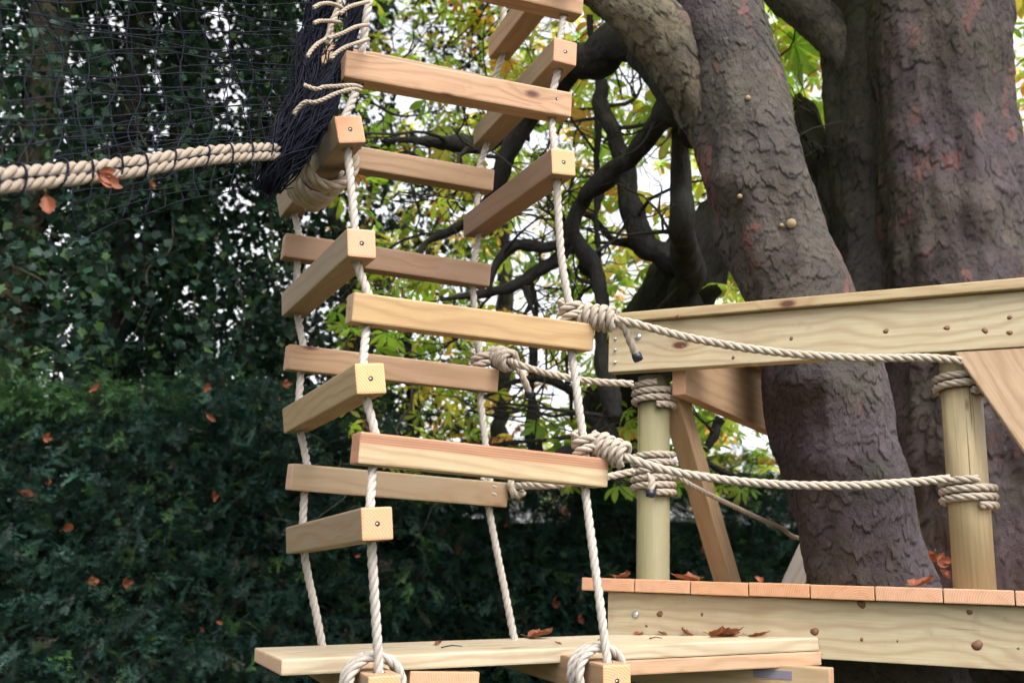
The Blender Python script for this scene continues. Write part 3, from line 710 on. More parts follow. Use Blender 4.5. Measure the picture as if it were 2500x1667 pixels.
# near-black solid core, added to stop light and imitate inner shade
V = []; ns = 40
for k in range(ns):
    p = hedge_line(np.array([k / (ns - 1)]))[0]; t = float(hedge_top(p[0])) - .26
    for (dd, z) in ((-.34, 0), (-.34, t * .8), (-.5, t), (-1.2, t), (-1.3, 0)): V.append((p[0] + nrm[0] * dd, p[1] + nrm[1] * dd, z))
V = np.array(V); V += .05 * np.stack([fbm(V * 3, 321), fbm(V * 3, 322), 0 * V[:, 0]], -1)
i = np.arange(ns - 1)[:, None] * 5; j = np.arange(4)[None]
obj('shade_core', mesh_np('shade_core', V, [np.stack([i + j, i + 5 + j, i + 6 + j, i + 1 + j], -1).reshape(-1, 4)]), INNER, hedge)

# ------------------------------------------------------------------ timber helpers
def beam_mesh(name, L, w, h, bev=.004, holes=(), y0=0., z0=0.):
    bm = bmesh.new()
    r = bmesh.ops.create_cube(bm, size=1)
    for v in bm.verts: v.co = Vector(((v.co.x + .5) * L, (v.co.y + .5) * w + y0, (v.co.z + .5) * h + z0))
    bmesh.ops.bevel(bm, geom=bm.edges[:], offset=bev, segments=2, affect='EDGES', profile=.6)
    me = bpy.data.meshes.new(name); bm.to_mesh(me); bm.free()
    me.materials.append(WOOD); me.materials.append(END)
    if holes:
        tmp = bpy.data.objects.new('t', me); col.objects.link(tmp); cut = []
        for x in holes:
            cb = bmesh.new(); bmesh.ops.create_cone(cb, cap_ends=True, segments=20, radius1=.0135, radius2=.0135, depth=h * 2, matrix=Matrix.Translation((x, w / 2 + y0, h / 2 + z0)))
            cm = bpy.data.meshes.new('c'); cb.to_mesh(cm); cb.free(); cm.materials.append(WOOD)
            co = bpy.data.objects.new('c', cm); col.objects.link(co); cut.append(co)
            md = tmp.modifiers.new('b', 'BOOLEAN'); md.operation = 'DIFFERENCE'; md.object = co; md.solver = 'EXACT'
        dg = bpy.context.evaluated_depsgraph_get(); dg.update()
        me2 = bpy.data.meshes.new_from_object(tmp.evaluated_get(dg)); me2.name = name
        bpy.data.objects.remove(tmp); [bpy.data.objects.remove(c) for c in cut]; me = me2
    for f in me.polygons:
        f.material_index = 1 if abs(f.normal.x) > .75 else 0
    return me
def mat_axes(T, x, z):
    x = np.asarray(x, float); x /= np.linalg.norm(x); z = np.asarray(z, float); z = z - x * z.dot(x); z /= np.linalg.norm(z); y = np.cross(z, x)
    return Matrix(((x[0], y[0], z[0], T[0]), (x[1], y[1], z[1], T[1]), (x[2], y[2], z[2], T[2]), (0, 0, 0, 1)))
def screw(parent, local, axis, r=.0045, hole=True):
    """a small countersunk screw on a face of `parent` (local coordinates)"""
    g = Geo(); a = np.asarray(axis, float); c = np.asarray(local, float)
    g.tube([c - a * .002, c + a * .0007], r, 10)
    o = obj('screw', g.mesh('screw'), DARKH if hole else STEEL, parent)
    g = Geo(); c2 = c + np.array([.001, .001, -.001]) * (1 - np.abs(a)); g.tube([c2, c2 + a * .0013], r * .5, 8)
    if hole: obj('screw', g.mesh('screw'), STEEL, parent)
    return o

# ------------------------------------------------------------------ rope ladder
ladder = thing('rope_ladder', 'square rope ladder of alternating timber rungs threaded on four twisted ropes', 'rope ladder')
S_ = .07; LF, LS = .6226, .6471; HO = .045
RUNGS = {
 'F1': (-.4473, 2.3366, 1.2492, .9382, .3446, .0326, .0143, -.1326, .9911), 'F2': (-.3712, 2.2783, .6002, .9272, .3744, .0144, .0293, -.1107, .9934),
 'F3': (-.3253, 2.2300, .2694, .9163, .4004, -.0064, .0271, -.0460, .9986), 'B2': (-.6589, 2.7715, .9128, .9397, .3419, .0008, .0354, -.0997, .9944),
 'B3': (-.6127, 2.7468, .5815, .9271, .3747, .0067, .0376, -.1109, .9931), 'B4': (-.5594, 2.6816, .2469, .9075, .4200, -.0002, .0361, -.0774, .9963),
 'L1': (-.4381, 2.2942, 1.0483, -.4169, .9085, .0290, -.2209, -.1322, .9663), 'L2': (-.3899, 2.2676, .7532, -.4279, .9038, .0042, -.0935, -.0489, .9944),
 'L3': (-.3367, 2.2214, .4195, -.4353, .9002, -.0138, -.1507, -.0578, .9869), 'L4': (-.2961, 2.1806, .1011, -.4294, .9028, -.0217, -.1109, -.0289, .9934),
 'R1': (.0812, 2.5102, 1.4147, -.3645, .9309, .0246, .0074, -.0235, .9997), 'R2': (.0869, 2.4772, 1.0711, -.3928, .9186, .0435, -.0775, -.0802, .9938),
 'F0': (-.4249, 2.4095, 1.6194, .9466, .3225, -.0001, .0464, -.1360, .9896), 'B0': (-.6345, 2.8199, 1.5535, .9476, .3194, -.0021, .0386, -.1081, .9934),
 'B1': (-.6616, 2.8282, 1.2399, .9372, .3484, .0158, .0247, -.1116, .9934), 'R0': (.1150, 2.4358, 1.6967, -.3546, .9348, .0204, -.0802, -.0521, .9954),
 'L5': (-.2627, 2.2074, -.2381, -.3716, .9278, .0341, -.0600, -.0607, .9964), 'R5': (.2326, 2.3767, -.2074, -.3686, .9289, .0352, -.0355, -.0519, .9980)}
PINK, TAN, PALE, GREY, GOLD, BRN = (.76, .49, .33), (.58, .40, .27), (.74, .62, .42), (.42, .34, .24), (.68, .48, .26), (.42, .28, .21)
RC = {'F0': PINK, 'F1': PINK, 'F2': GOLD, 'F3': PALE, 'B0': TAN, 'B1': TAN, 'B2': BRN, 'B3': TAN, 'B4': GREY, 'L1': GREY, 'L2': GREY, 'L3': (.55, .42, .24), 'L4': GREY, 'L5': TAN, 'R0': TAN, 'R1': GREY, 'R2': BRN, 'R5': TAN}  # timber tones; rear and side rungs darkened to stand in for their shade
RL = {'F0': 'topmost front rung, cut by the upper picture edge', 'F1': 'pinkish front rung beside the black net', 'F2': 'golden front rung level with the upper knot', 'F3': 'pale front rung with reddish streaks along its top',
      'L1': 'side rung wrapped by the thick rope of the net', 'L4': 'lowest free side rung with orange end grain'}
ENDC = {'L1': (.78, .44, .28), 'L2': (.80, .50, .36), 'L3': (.76, .58, .30), 'L4': (.84, .46, .28), 'L5': (.80, .50, .30), 'R1': (.76, .40, .28), 'R2': (.72, .56, .32), 'R5': (.82, .52, .30), 'F3': (.55, .30, .19), 'B4': (.55, .44, .36), 'B2': (.36, .30, .28), 'B3': (.58, .42, .32), 'F2': (.55, .47, .36), 'F1': (.56, .40, .28)}
meF = beam_mesh('rung', LF, S_, S_, .005, (HO, LF - HO)); meS = beam_mesh('rung', LS, S_, S_, .005, (HO, LS - HO), y0=-S_)
HOLES = {}
for k, v in RUNGS.items():
    T = np.array(v[:3]) + np.array([0, 0, H]); fb = k[0] in 'FB'
    mw = mat_axes(T, v[3:6], v[6:9])
    o = obj('rung', meF if fb else meS, None, ladder, mw, RC[k]); o['heart'] = 1.0 if k in ('F3',) else 0.0
    if k in RL: o['label'] = RL[k]
    if k in ENDC: o['endc'] = list(ENDC[k])
    L = LF if fb else LS; yc = S_ / 2 if fb else -S_ / 2
    for e, x in (('s', HO), ('e', L - HO)): HOLES[k + e] = np.array(mw @ Vector((x, yc, S_ / 2)))
    HOLES[k + 'u'] = np.array(mw.to_3x3() @ Vector((0, 0, 1)))
    if fb:
        screw(o, (0, S_ / 2, S_ / 2), (-1, 0, 0), .0035)
        if k in ('F0', 'F1'): screw(o, (LF - HO, 0, S_ * .62), (0, -1, 0), .004)
    else: screw(o, (0, -S_ / 2, S_ / 2), (-1, 0, 0), .0055)
RR = .0108
ROPEC = (.66, .60, .54); TIEC = (.60, .50, .41)
def through(keys, top, bottom):
    pts = [top] if top is not None else []
    for k in keys:
        c = HOLES[k]; u = HOLES[k[:2] + 'u']; pts += [c + u * .03, c - u * .03]
    return pts + list(bottom)
up = np.array([0, 0, 1.])
FL = through(['F1s', 'L1s', 'L2s', 'F2s', 'L3s', 'F3s', 'L4s', 'L5s'], None, [])
FL = [P(930, -330, 2.8), P(908, -60, 2.68), P(893, 55, 2.63)] + FL
FR = through(['F0e', 'R1s', 'F1e', 'R2s'], P(1392, -320, 2.9), []) + [HOLES['R2s'] + (HOLES['F2e'] - HOLES['R2s']) * .55 + np.array([-.008, 0, 0])] + through(['F2e', 'F3e', 'R5s'], None, [])
BL = through(['B0s', 'B1s', 'L1e', 'B2s', 'L2e', 'B3s', 'L3e', 'B4s', 'L4e', 'L5e'], P(800, -330, 3.3), [])
BR = through(['R0e', 'B0e', 'R1e', 'B1e', 'R2e', 'B2e', 'B3e', 'B4e', 'R5e'], P(1245, -320, 3.4), [])
for k, pth in enumerate((FL, FR, BL, BR)): rope('rope', pth, RR, ROPE, ladder, ROPEC, phase=k * .7)
# rope turns round the bottom cross pieces
for k, s in (('L5', 's'), ('R5', 's')):
    v = RUNGS[k]; ax = np.array(v[3:6]); c = HOLES[k + s] + ax * (.045 if s == 's' else -.07)
    g = Geo(); rope_geo(g, coil_pts(c + up * .004, ax, .060, .022, 2.6, 2.2 + (s == 'e')), RR)
    obj('rope_turns', g.mesh('rope_turns'), ROPE, ladder, color=ROPEC)
# wide board end between the two bottom cross pieces
v5 = np.array(RUNGS['L5'][3:6])
T0 = P(1000, 1668, 2.33); T0[2] = H - .172
o = obj('tread_support', beam_mesh('tread_support', .5, .17, .040, .004, y0=-.17, z0=-.04), None, ladder, mat_axes(T0, v5, (0, 0, 1)), (.78, .46, .30))
o['endc'] = [.80, .46, .30]
o['label'] = 'orange board end under the plank'

# ------------------------------------------------------------------ plank walkway laid over the bottom of the ladder
plank = thing('plank_walkway', 'pale two board plank laid across the bottom of the rope ladder', 'plank')
A = np.array([-.476, 2.346, -.151 + H]); Bp = np.array([.855, 2.852, -.072 + H])
ax = (Bp - A); LP = np.linalg.norm(ax); ax /= LP
yb = np.cross(up, ax); yb /= np.linalg.norm(yb)
obj('board', beam_mesh('board', LP, .235, .035, .005, z0=-.035), None, plank, mat_axes(A, ax, up), (.74, .68, .53))
obj('board', beam_mesh('board', LP + .0, .195, .035, .005, z0=-.035), None, plank, mat_axes(A + yb * .238, ax, up), (.70, .66, .55))
o = obj('under_board', beam_mesh('under_board', .72, .20, .036, .004, z0=-.036), None, plank, mat_axes(A + ax * (LP - .72 + .004) - up * .0362 - yb * .002, ax, up), (.74, .50, .35)); o['label'] = 'pinkish board under the right end'

# ------------------------------------------------------------------ platform
plat = thing('tree_platform', 'new pine tree house platform with deck, rail, round posts and diagonal braces', 'platform')
PA = math.radians(-26.3)
D_ = np.array([math.cos(PA), math.sin(PA), 0]); NB = np.array([math.sin(-PA), math.cos(-PA), 0.])     # along the front, and back away from the camera
P1 = np.array([.4535, 3.168, H])
def pf(u, v, z): return P1 + D_ * u + NB * v + up * z
def pbeam(name, u, v, z, L, w, h, color, x=None, zz=up, bev=.004, **k):
    x = D_ if x is None else x
    return obj(name, beam_mesh(name, L, w, h, bev, **k), None, plat, mat_axes(pf(u, v, z), x, zz), color)
LPINE, GPINE = (.72, .66, .48), (.68, .60, .42)
dm = beam_mesh('deck_board', 1.75, .1635, .037, .003)
rr = random.Random(3)
for k in range(10):
    c = [(.74, .46, .29), (.74, .49, .33), (.70, .42, .22), (.68, .40, .20), (.72, .44, .25), (.75, .52, .38), (.77, .55, .42), (.76, .54, .40)][k % 8]
    # boards run back from the front edge, so their sawn ends face the camera
    obj('deck_board', dm, None, plat, mat_axes(pf(-.178 + .166 * k + .1635, -.13 + rr.uniform(-.002, .002), .0285 + rr.uniform(-.0008, .0008)), NB, up), c)
o = pbeam('fascia_beam', -.108, -.095, -.128, 1.9, .045, .155, LPINE, bev=.003)
screws = o
def bolt(parent, u, z, v=-.095, r=.010):
    g = Geo(); c = pf(u, v, z); n = -NB
    g.tube([c - n * .004, c + n * .004, c + n * .007], [r, r, r * .6], 14)
    b = obj('bolt_head', g.mesh('bolt_head'), STEEL); b.parent = parent; b.matrix_parent_inverse = parent.matrix_world.inverted()
    return b
bpy.context.view_layer.update()
bolt(o, -.02, -.035)
rail = pbeam('rail', -.119, -.095, .695, 1.9, .045, .153, LPINE, bev=.003)
cap = pbeam('rail_cap', -.10, -.118, .849, 1.9, .14, .030, (.64, .54, .33), bev=.004)
bpy.context.view_layer.update()
bolt(rail, -.02, .802)
for z in (.725, .765, .80): bolt(rail, -.095, z, r=.0045)
KNOTM = plain('resin_knot', (.2, .10, .055), .6, 0, .3, .7, 90)
def knot(parent, px, py, r, v=-.0953):
    u, z = SU(px, py, v); c = pf(u, v, z); th = np.linspace(0, 2 * np.pi, 16, endpoint=False); q = random.Random(px * 7 + py)
    rr_ = r * (1 + .12 * np.sin(2 * th + q.uniform(0, 6)) + .06 * np.sin(3 * th + q.uniform(0, 6)))
    V = c + np.outer(np.cos(th) * rr_ * q.uniform(.85, 1.1), D_) + np.outer(np.sin(th) * rr_, up)
    V = np.vstack([V - NB * .0004, V + NB * .003]); i = np.arange(16); j = (i + 1) % 16
    me = mesh_np('knot', V, [np.arange(16)[None], np.stack([i, i + 16, j + 16, j], -1)])
    b = obj('knot', me, KNOTM); b.parent = parent; b.matrix_parent_inverse = parent.matrix_world.inverted()
def SU(sx, sy, v):
    r = M @ np.array([(sx - 1250) / 2500, (sy - 833.5) / 2500, 1.]); o0 = P1 + NB * v - np.array([0, 0, H]); t = (o0 @ NB) / (r @ NB); w = r * t
    return float((w - (P1 - np.array([0, 0, H]))) @ D_), float(w[2])
for a in ((1611, 1498, .009), (1714, 1499, .005), (1578, 1527, .004), (1989, 1541, .011), (2103, 1474, .011), (2386, 1574, .013), (2104, 1560, .005), (2367, 1494, .007), (2191, 1564, .003), (2486, 1582, .003)): knot(screws, *a)
for a in ((1932, 826, .006), (2163, 808, .007), (2312, 800, .007), (2405, 807, .008), (2465, 812, .007), (1666, 846, .004), (1790, 873, .005), (2465, 775, .006)): knot(rail, *a)
knot(cap, 1656, 772, .008, -.1183)
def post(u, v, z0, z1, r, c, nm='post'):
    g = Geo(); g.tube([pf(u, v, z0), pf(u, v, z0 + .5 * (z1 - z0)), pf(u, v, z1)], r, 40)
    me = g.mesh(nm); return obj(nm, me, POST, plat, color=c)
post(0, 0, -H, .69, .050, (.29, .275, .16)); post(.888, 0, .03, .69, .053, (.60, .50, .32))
# side rail running back on the left, with its own cap, and the inner braces
o = obj('rail', beam_mesh('rail', 1.35, .045, .20, .003, y0=-.045), None, plat, mat_axes(np.array([.50, 3.10, H + .622]), (.559, .829, 0), up), (.62, .44, .30))
o = obj('rail_cap', beam_mesh('rail_cap', 1.35, .11, .028, .003, y0=-.075), None, plat, mat_axes(np.array([.50, 3.10, H + .824]), (.559, .829, 0), up), (.62, .46, .31))
def strut(name, a, b, w, t, color, face):
    a = pf(*a); b = pf(*b); x = b - a; L = np.linalg.norm(x); f = face
    return obj(name, beam_mesh(name, L, t, w, .003, y0=-t / 2, z0=-w / 2), None, plat, mat_axes(a, x, np.cross(x, f)), color)
strut('brace', (.040, .06, .66), (.095, .62, .0), .10, .06, (.58, .44, .29), D_)
qa, qb = P(1950, 1440, 3.75), P(2060, 1200, 3.85); x_ = qb - qa
obj('brace', beam_mesh('brace', float(np.linalg.norm(x_)), .04, .07, .003), None, plat, mat_axes(qa, x_, -D_), (.42, .48, .52))
def SU(sx, sy, v):
    """photo point -> (u, z) on the platform plane v"""
    r = M @ np.array([(sx - 1250) / 2500, (sy - 833.5) / 2500, 1.]); o0 = P1 + NB * v - np.array([0, 0, H]); t = (o0 @ NB) / (r @ NB); w = r * t
    return float((w - (P1 - np.array([0, 0, H]))) @ D_), float(w[2])
vb = -.0945
q = [SU(2330, 859, vb), SU(2545, 846, vb), SU(2885, 1332, vb), SU(2670, 1345, vb)]
q = [(u, min(z, .6935)) for u, z in q]
bm = bmesh.new(); x0 = Vector((q[2][0] - q[1][0], 0, q[2][1] - q[1][1])).normalized(); z0 = Vector((-x0.z, 0, x0.x)); org = Vector((q[0][0], 0, q[0][1]))
fr = []; bk = []
for (u, z) in q:
    d = Vector((u, 0, z)) - org; l = Vector((d.dot(x0), 0, d.dot(z0))); fr.append(bm.verts.new(l)); bk.append(bm.verts.new(l + Vector((0, .04, 0))))
bm.faces.new(fr); bm.faces.new(bk[::-1])
for k in range(4): bm.faces.new((fr[k], bk[k], bk[(k + 1) % 4], fr[(k + 1) % 4]))
bmesh.ops.recalc_face_normals(bm, faces=bm.faces[:]); bmesh.ops.bevel(bm, geom=bm.edges[:], offset=.003, segments=2, affect='EDGES')
me = bpy.data.meshes.new('brace'); bm.to_mesh(me); bm.free(); me.materials.append(WOOD)
X = D_ * x0.x + up * x0.z; Zv = D_ * z0.x + up * z0.z
o = obj('brace', me, None, plat, None, (.74, .56, .40)); o.matrix_world = Matrix(((X[0], NB[0], Zv[0], 0), (X[1], NB[1], Zv[1], 0), (X[2], NB[2], Zv[2], 0), (0, 0, 0, 1))); o.location = pf(org.x, vb, org.z)
# ledger below the deck that carries the end of the plank
led = pbeam('ledger', -.03, -.20, -.215, .57, .07, .07, (.60, .48, .31))
bpy.context.view_layer.update()
o = obj('label', beam_mesh('label', .10, .0012, .022, .0004), None, led); o.data.materials.clear(); o.data.materials.append(TAGM); o.data.materials.append(TAGM)
o.matrix_parent_inverse = led.matrix_world.inverted(); o.matrix_world = mat_axes(pf(.345, -.2013, -.180), D_, up)
o['label'] = 'faded lilac paper label'
pbeam('bearer', -.10, .40, -.13, 1.9, .045, .15, (.5, .4, .26)); pbeam('bearer', -.10, 1.38, -.13, 1.9, .045, .15, (.5, .4, .26))

# the plank boards are cut at an angle where they meet the fascia
bpy.context.view_layer.update()
for o in [c for c in plank.children]:
    mi = o.matrix_world.inverted(); co = mi @ Vector(pf(0, -.0975, 0)); no = (mi.to_3x3() @ Vector(NB)).normalized()
    bm = bmesh.new(); bm.from_mesh(o.data)
    r_ = bmesh.ops.bisect_plane(bm, geom=bm.verts[:] + bm.edges[:] + bm.faces[:], plane_co=co, plane_no=no, clear_outer=True)
    ed = [e for e in r_['geom_cut'] if isinstance(e, bmesh.types.BMEdge)]
    if ed:
        fl = bmesh.ops.edgeloop_fill(bm, edges=ed)
        for f in fl['faces']: f.material_index = 1
    bm.to_mesh(o.data); bm.free()
def tmax(s):
    p = A + ax * (s * LP); return ((pf(0, -.0975, 0) - p) @ NB) / (yb @ NB)

# ------------------------------------------------------------------ ropes that tie the ladder to the platform
P2c = pf(.888, 0, 0)
def tie(label, a_hole, dirn, knot_px, knot_z, run, coil_c, coil_r, coil_turns, coil_z, tail=None, color=TIEC, start=0., extra=None, r=.0110, barrel=4.4, tape=True):
    t = thing('tie_rope', label, 'rope', 'ropes tying the ladder to the platform')
    k = P(*knot_px, knot_z); ax_ = np.asarray(run[0]) - k; ax_ /= np.linalg.norm(ax_)
    # turns round the ladder rope, then a barrel of turns round the standing part
    g = Geo()
    rope_geo(g, coil_pts(a_hole, dirn, RR + r * 1.02, r * 2.1, 2.3, 1.), r, sides=6)
    rope_geo(g, coil_pts(k, ax_, r * 2.35, r * 1.9, barrel, .4), r, sides=6)
    obj('knot', g.mesh('knot'), ROPE, t, color=color)
    obj_run = rope('rope_run', [a_hole + (k - a_hole) * .4, k] + list(run), r, ROPE, t, color)
    if coil_c is not None:
        c = np.array([coil_c[0], coil_c[1], coil_z])
        rope('post_turns', coil_pts(c, up, coil_r + r, r * 2.08, coil_turns, start, n=30), r, ROPE, t, color, sides=6)
    if tail:
        tp = [P(*q) for q in tail]
        o = rope('rope_tail', tp, r, ROPE, t, color)
        if tape:
            d = tp[-1] - tp[-2]; d /= np.linalg.norm(d); g = Geo(); g.tube([tp[-1] - d * .012, tp[-1] - d * .002, tp[-1] + d * .009, tp[-1] + d * .011], [r * 1.08, r * 1.22, r * 1.15, r * .7], 12)
            obj('taped_end', g.mesh('taped_end'), TAPE, t)
    return t
def on_rope(path, sy):
    C = catmull(path, .01); y = proj(C)[1]; i = int(np.argmin(np.abs(y - sy))); d = C[min(i + 2, len(C) - 1)] - C[i - 2]
    return C[i], d / np.linalg.norm(d)
a, d = on_rope(FR, 757); z0 = proj(a)[2]; zp2 = proj(pf(.888, -.06, .65))[2]
pt = pf(.84, -.045, .64)
tie('thick tan rope from the golden rung sagging across the front rail to the right post', a, d, (1458, 776), z0 - .01,
    [P(1520, 783, 2.58), P(1700, 828, 2.57), P(1900, 860, 2.56), P(2100, 874, 2.545), P(2250, 873, 2.54), P(2345, 880, 2.55)], pf(.888, 0, 0), .054, 2.4, .665 - .045 + H,
    [(1490, 770, z0 - .03), (1522, 795, z0 - .035), (1540, 835, z0 - .03), (1556, 872, z0 - .025)])
a, d = on_rope(FR, 1086); z0 = proj(a)[2]
tie('thick tan rope from the pale streaked rung to the middle of the right post', a, d, (1490, 1098), z0 - .01,
    [P(1545, 1122, 2.46), P(1640, 1150, 2.46), P(1800, 1174, 2.47), P(1950, 1184, 2.48), P(2100, 1184, 2.48), P(2230, 1176, 2.49), P(2320, 1168, 2.5)], pf(.888, 0, 0), .054, 3.0, .318 + H, None)
a, d = on_rope(BR, 880); z0 = proj(a)[2]; zp = proj(pf(0, -.06, .6))[2]
tie('tan rope from the back of the ladder to the top of the left post', a, d, (1228, 876), z0 - .01,
    [P(1275, 893, 2.96), P(1340, 912, 2.97), P(1440, 930, 2.98), P(1545, 937, 2.99)], pf(0, 0, 0), .050, 3.0, .630 + H,
    [(1250, 885, z0 - .03), (1268, 905, z0 - .03), (1283, 935, z0 - .03), (1292, 962, z0 - .02)])
a, d = on_rope(BR, 1190); z0 = proj(a)[2]
t4 = tie('tan rope from low on the ladder wound five times round the left post', a, d, (1262, 1186), z0,
    [P(1340, 1184, 2.86), P(1420, 1175, 2.92), P(1490, 1162, 2.97), P(1548, 1150, 2.99)], pf(0, 0, 0), .050, 5.2, .385 + H,
    [(1580, 1160, 2.98), (1592, 1172, 2.965), (1590, 1188, 2.955), (1588, 1205, 2.95)], barrel=.6)
rope('rope_run', [pf(.055, .02, .395), P(1690, 1185, 3.15), P(1800, 1240, 3.35), P(1900, 1285, 3.55), P(1990, 1315, 3.75), pf(.75, 1.45, .35)], .0085, ROPE, t4, (.48, .42, .34))

# ------------------------------------------------------------------ cargo net
net = thing('cargo_net', 'black cargo net bridge edged with thick tan ropes at upper left', 'net')
bot = catmull([P(-260, 492, 1.35), P(-60, 452, 1.55), P(160, 420, 1.8), P(380, 398, 2.06), P(560, 376, 2.28), P(668, 366, 2.47), P(742, 376, 2.62)], .01)
top = catmull([P(-330, -330, 1.55), P(0, -260, 1.85), P(330, -200, 2.15), P(600, -150, 2.4), P(830, -120, 2.6)], .01)
def along(c, t):
    q = np.clip(t, 0, 1) * (len(c) - 1); i = np.minimum(q.astype(int), len(c) - 2); f = (q - i)[:, None]; return c[i] * (1 - f) + c[i + 1] * f
def netpt(t, s, back, seed):
    p = along(bot, t) * (1 - s)[:, None] + along(top, t) * s[:, None]
    p = p + np.array([.05, .42, .05]) * back + np.array([0, .10, 0]) * (np.sin(np.pi * s))[:, None]
    w = np.stack([fbm(p * 7, seed, 2), fbm(p * 7, seed + 1, 2), fbm(p * 7, seed + 2, 2)], -1) * .016
    return p + w
rnet = random.Random(9)
for back in (0, 1):
    rows = [(.03 + .10 * back + .062 * (1 - .1 * back) * k + rnet.uniform(-.01, .01)) for k in range(16)]
    for sv in rows:
        t = np.linspace(0, .985, 46); s = np.full(46, sv) + .02 * np.sin(t * 9 + sv * 30)
        g = Geo(); g.tube(netpt(t, s, back, 401 + back), .0013, 4); obj('cord', g.mesh('cord'), NET, net)
    for k in range(17):
        t0 = .02 + .058 * k; s = np.linspace(-.005 if not back else .12, 1, 34)
        t = t0 - .055 * s * (1 if back else .6) + .012 * np.sin(s * 17 + k)
        g = Geo(); g.tube(netpt(t, s, back, 401 + back), .0013, 4); obj('cord', g.mesh('cord'), NET, net)
# two tan edge ropes lashed together with black cord
dn = np.array([0, 0, -1.])
er = bot + np.stack([0 * bot[:, 0], 0 * bot[:, 0], .004 * np.sin(np.linspace(0, 12, len(bot)))], -1)
rope('edge_rope', er[::6] + np.array([0, 0, .0085]), .0128, ROPE, net, (.42, .34, .27), hand=-1, pitch=.0128 * 8)
rope('edge_rope', er[::6] + dn * .0150 + np.array([.004, -.006, 0]), .0118, ROPE, net, (.39, .31, .24), hand=-1, phase=1, pitch=.0118 * 8)
rnet = random.Random(4)
for k in range(13):
    i = int((.12 + .066 * k + rnet.uniform(-.012, .012)) * len(bot)); c = bot[i] + dn * .003; tdir = bot[min(i + 3, len(bot) - 1)] - bot[i - 3]; tdir /= np.linalg.norm(tdir)
    th = np.linspace(0, 2 * np.pi, 19); side = np.cross(tdir, up); side /= np.linalg.norm(side)
    ring = c + np.outer(np.cos(th) * .0172, side) + np.outer(np.sin(th) * .0295, up) + np.outer(np.sin(th) * .006 * rnet.uniform(-1, 1.5), tdir)
    g = Geo(); g.tube(ring, .0023, 5); obj('lashing', g.mesh('lashing'), NET, net)
g = Geo(); q = er[4:-4:8]; vv = np.array([0, 0, H]) - q; vv /= np.linalg.norm(vv, axis=1)[:, None]
g.tube(catmull(q + vv * .0165 + dn * .003 + np.stack([0 * q[:, 0], 0 * q[:, 0], .003 * np.sin(np.arange(len(q)) * 1.9)], -1), .01), .0023, 5); obj('lashing', g.mesh('lashing'), NET, net)
# gathered end of the net
def bundle(path, rad, n, seed, tips):
    r = np.random.default_rng(seed); C = catmull([P(*q) for q in path], .012); T, N, B = frames(C); m = len(C); tt = np.linspace(0, 1, m)
    R = np.interp(tt, np.linspace(0, 1, len(rad)), rad); g = Geo()
    for k in range(n):
        a = r.uniform(0, 2 * np.pi); q = math.sqrt(r.uniform(0, 1)) * (1 if k % 5 else 1.3); wob = r.uniform(4, 26); ph = r.uniform(0, 6.28); am = r.uniform(.1, .35)
        end = int(m * (1 - tips * r.uniform(0, 1) ** 2)); st = 0
        aa = a + .9 * np.sin(tt * wob * .5 + ph); qq = q * (1 + am * np.sin(tt * wob + ph))
        S = C + (R * qq)[:, None] * (np.cos(aa)[:, None] * N + np.sin(aa)[:, None] * B)
        g.tube(S[st:max(end, 6)][::2], r.uniform(.0013, .0024), 4)
    for k in range(n // 2):                                  # loose snarled cords
        i0 = r.integers(0, m - 12); L_ = int(r.integers(8, 26)); i1 = min(m, i0 + L_); a = r.uniform(0, 6.28); q = r.uniform(.6, 1.25)
        c0 = C[i0:i1] + (R[i0:i1] * q)[:, None] * (np.cos(a + .15 * np.arange(i1 - i0))[:, None] * N[i0:i1] + np.sin(a + .15 * np.arange(i1 - i0))[:, None] * B[i0:i1])
        c0 = c0 + np.cumsum(r.normal(0, .0042, c0.shape), axis=0) * .8
        g.tube(catmull(c0[::2] if len(c0) > 6 else c0, .006), r.uniform(.0012, .002), 4)
    return g
g = bundle([(815, -180, 2.74), (795, -40, 2.72), (770, 70, 2.70), (752, 150, 2.66), (748, 210, 2.62), (730, 270, 2.58), (700, 350, 2.52), (668, 420, 2.49), (640, 478, 2.48)], [.024, .026, .027, .027, .030, .034, .038, .038, .020], 170, 21, .22)
o = obj('gathered_cords', g.mesh('gathered_cords'), NET, net); o['kind'] = 'stuff'
g = bundle([(905, -180, 2.8), (882, -40, 2.76), (862, 50, 2.73), (845, 105, 2.70), (826, 150, 2.66), (808, 200, 2.62), (785, 255, 2.57), (745, 320, 2.52), (708, 375, 2.5), (672, 432, 2.48), (650, 482, 2.48)], [.016, .018, .018, .016, .014, .018, .026, .036, .038, .036, .020], 180, 22, .26)
o = obj('gathered_cords', g.mesh('gathered_cords'), NET, net); o['kind'] = 'stuff'
# thick rope collar round the wrapped rung
v = RUNGS['L1']; axL = np.array(v[3:6]); u1 = np.array(v[6:9]); base1 = np.array(v[:3]) + np.array([0, 0, H]); y1 = np.cross(u1, axL)
for (x, turns, rad, st) in ((.19, 2.4, .066, .4), (.33, 4.3, .062, 1.3)):
    c = base1 + axL * x + u1 * .014 - y1 * .026
    rope('collar', coil_pts(c, axL, rad, .025, turns, st, n=26), .0135, ROPE, net, (.56, .45, .35))
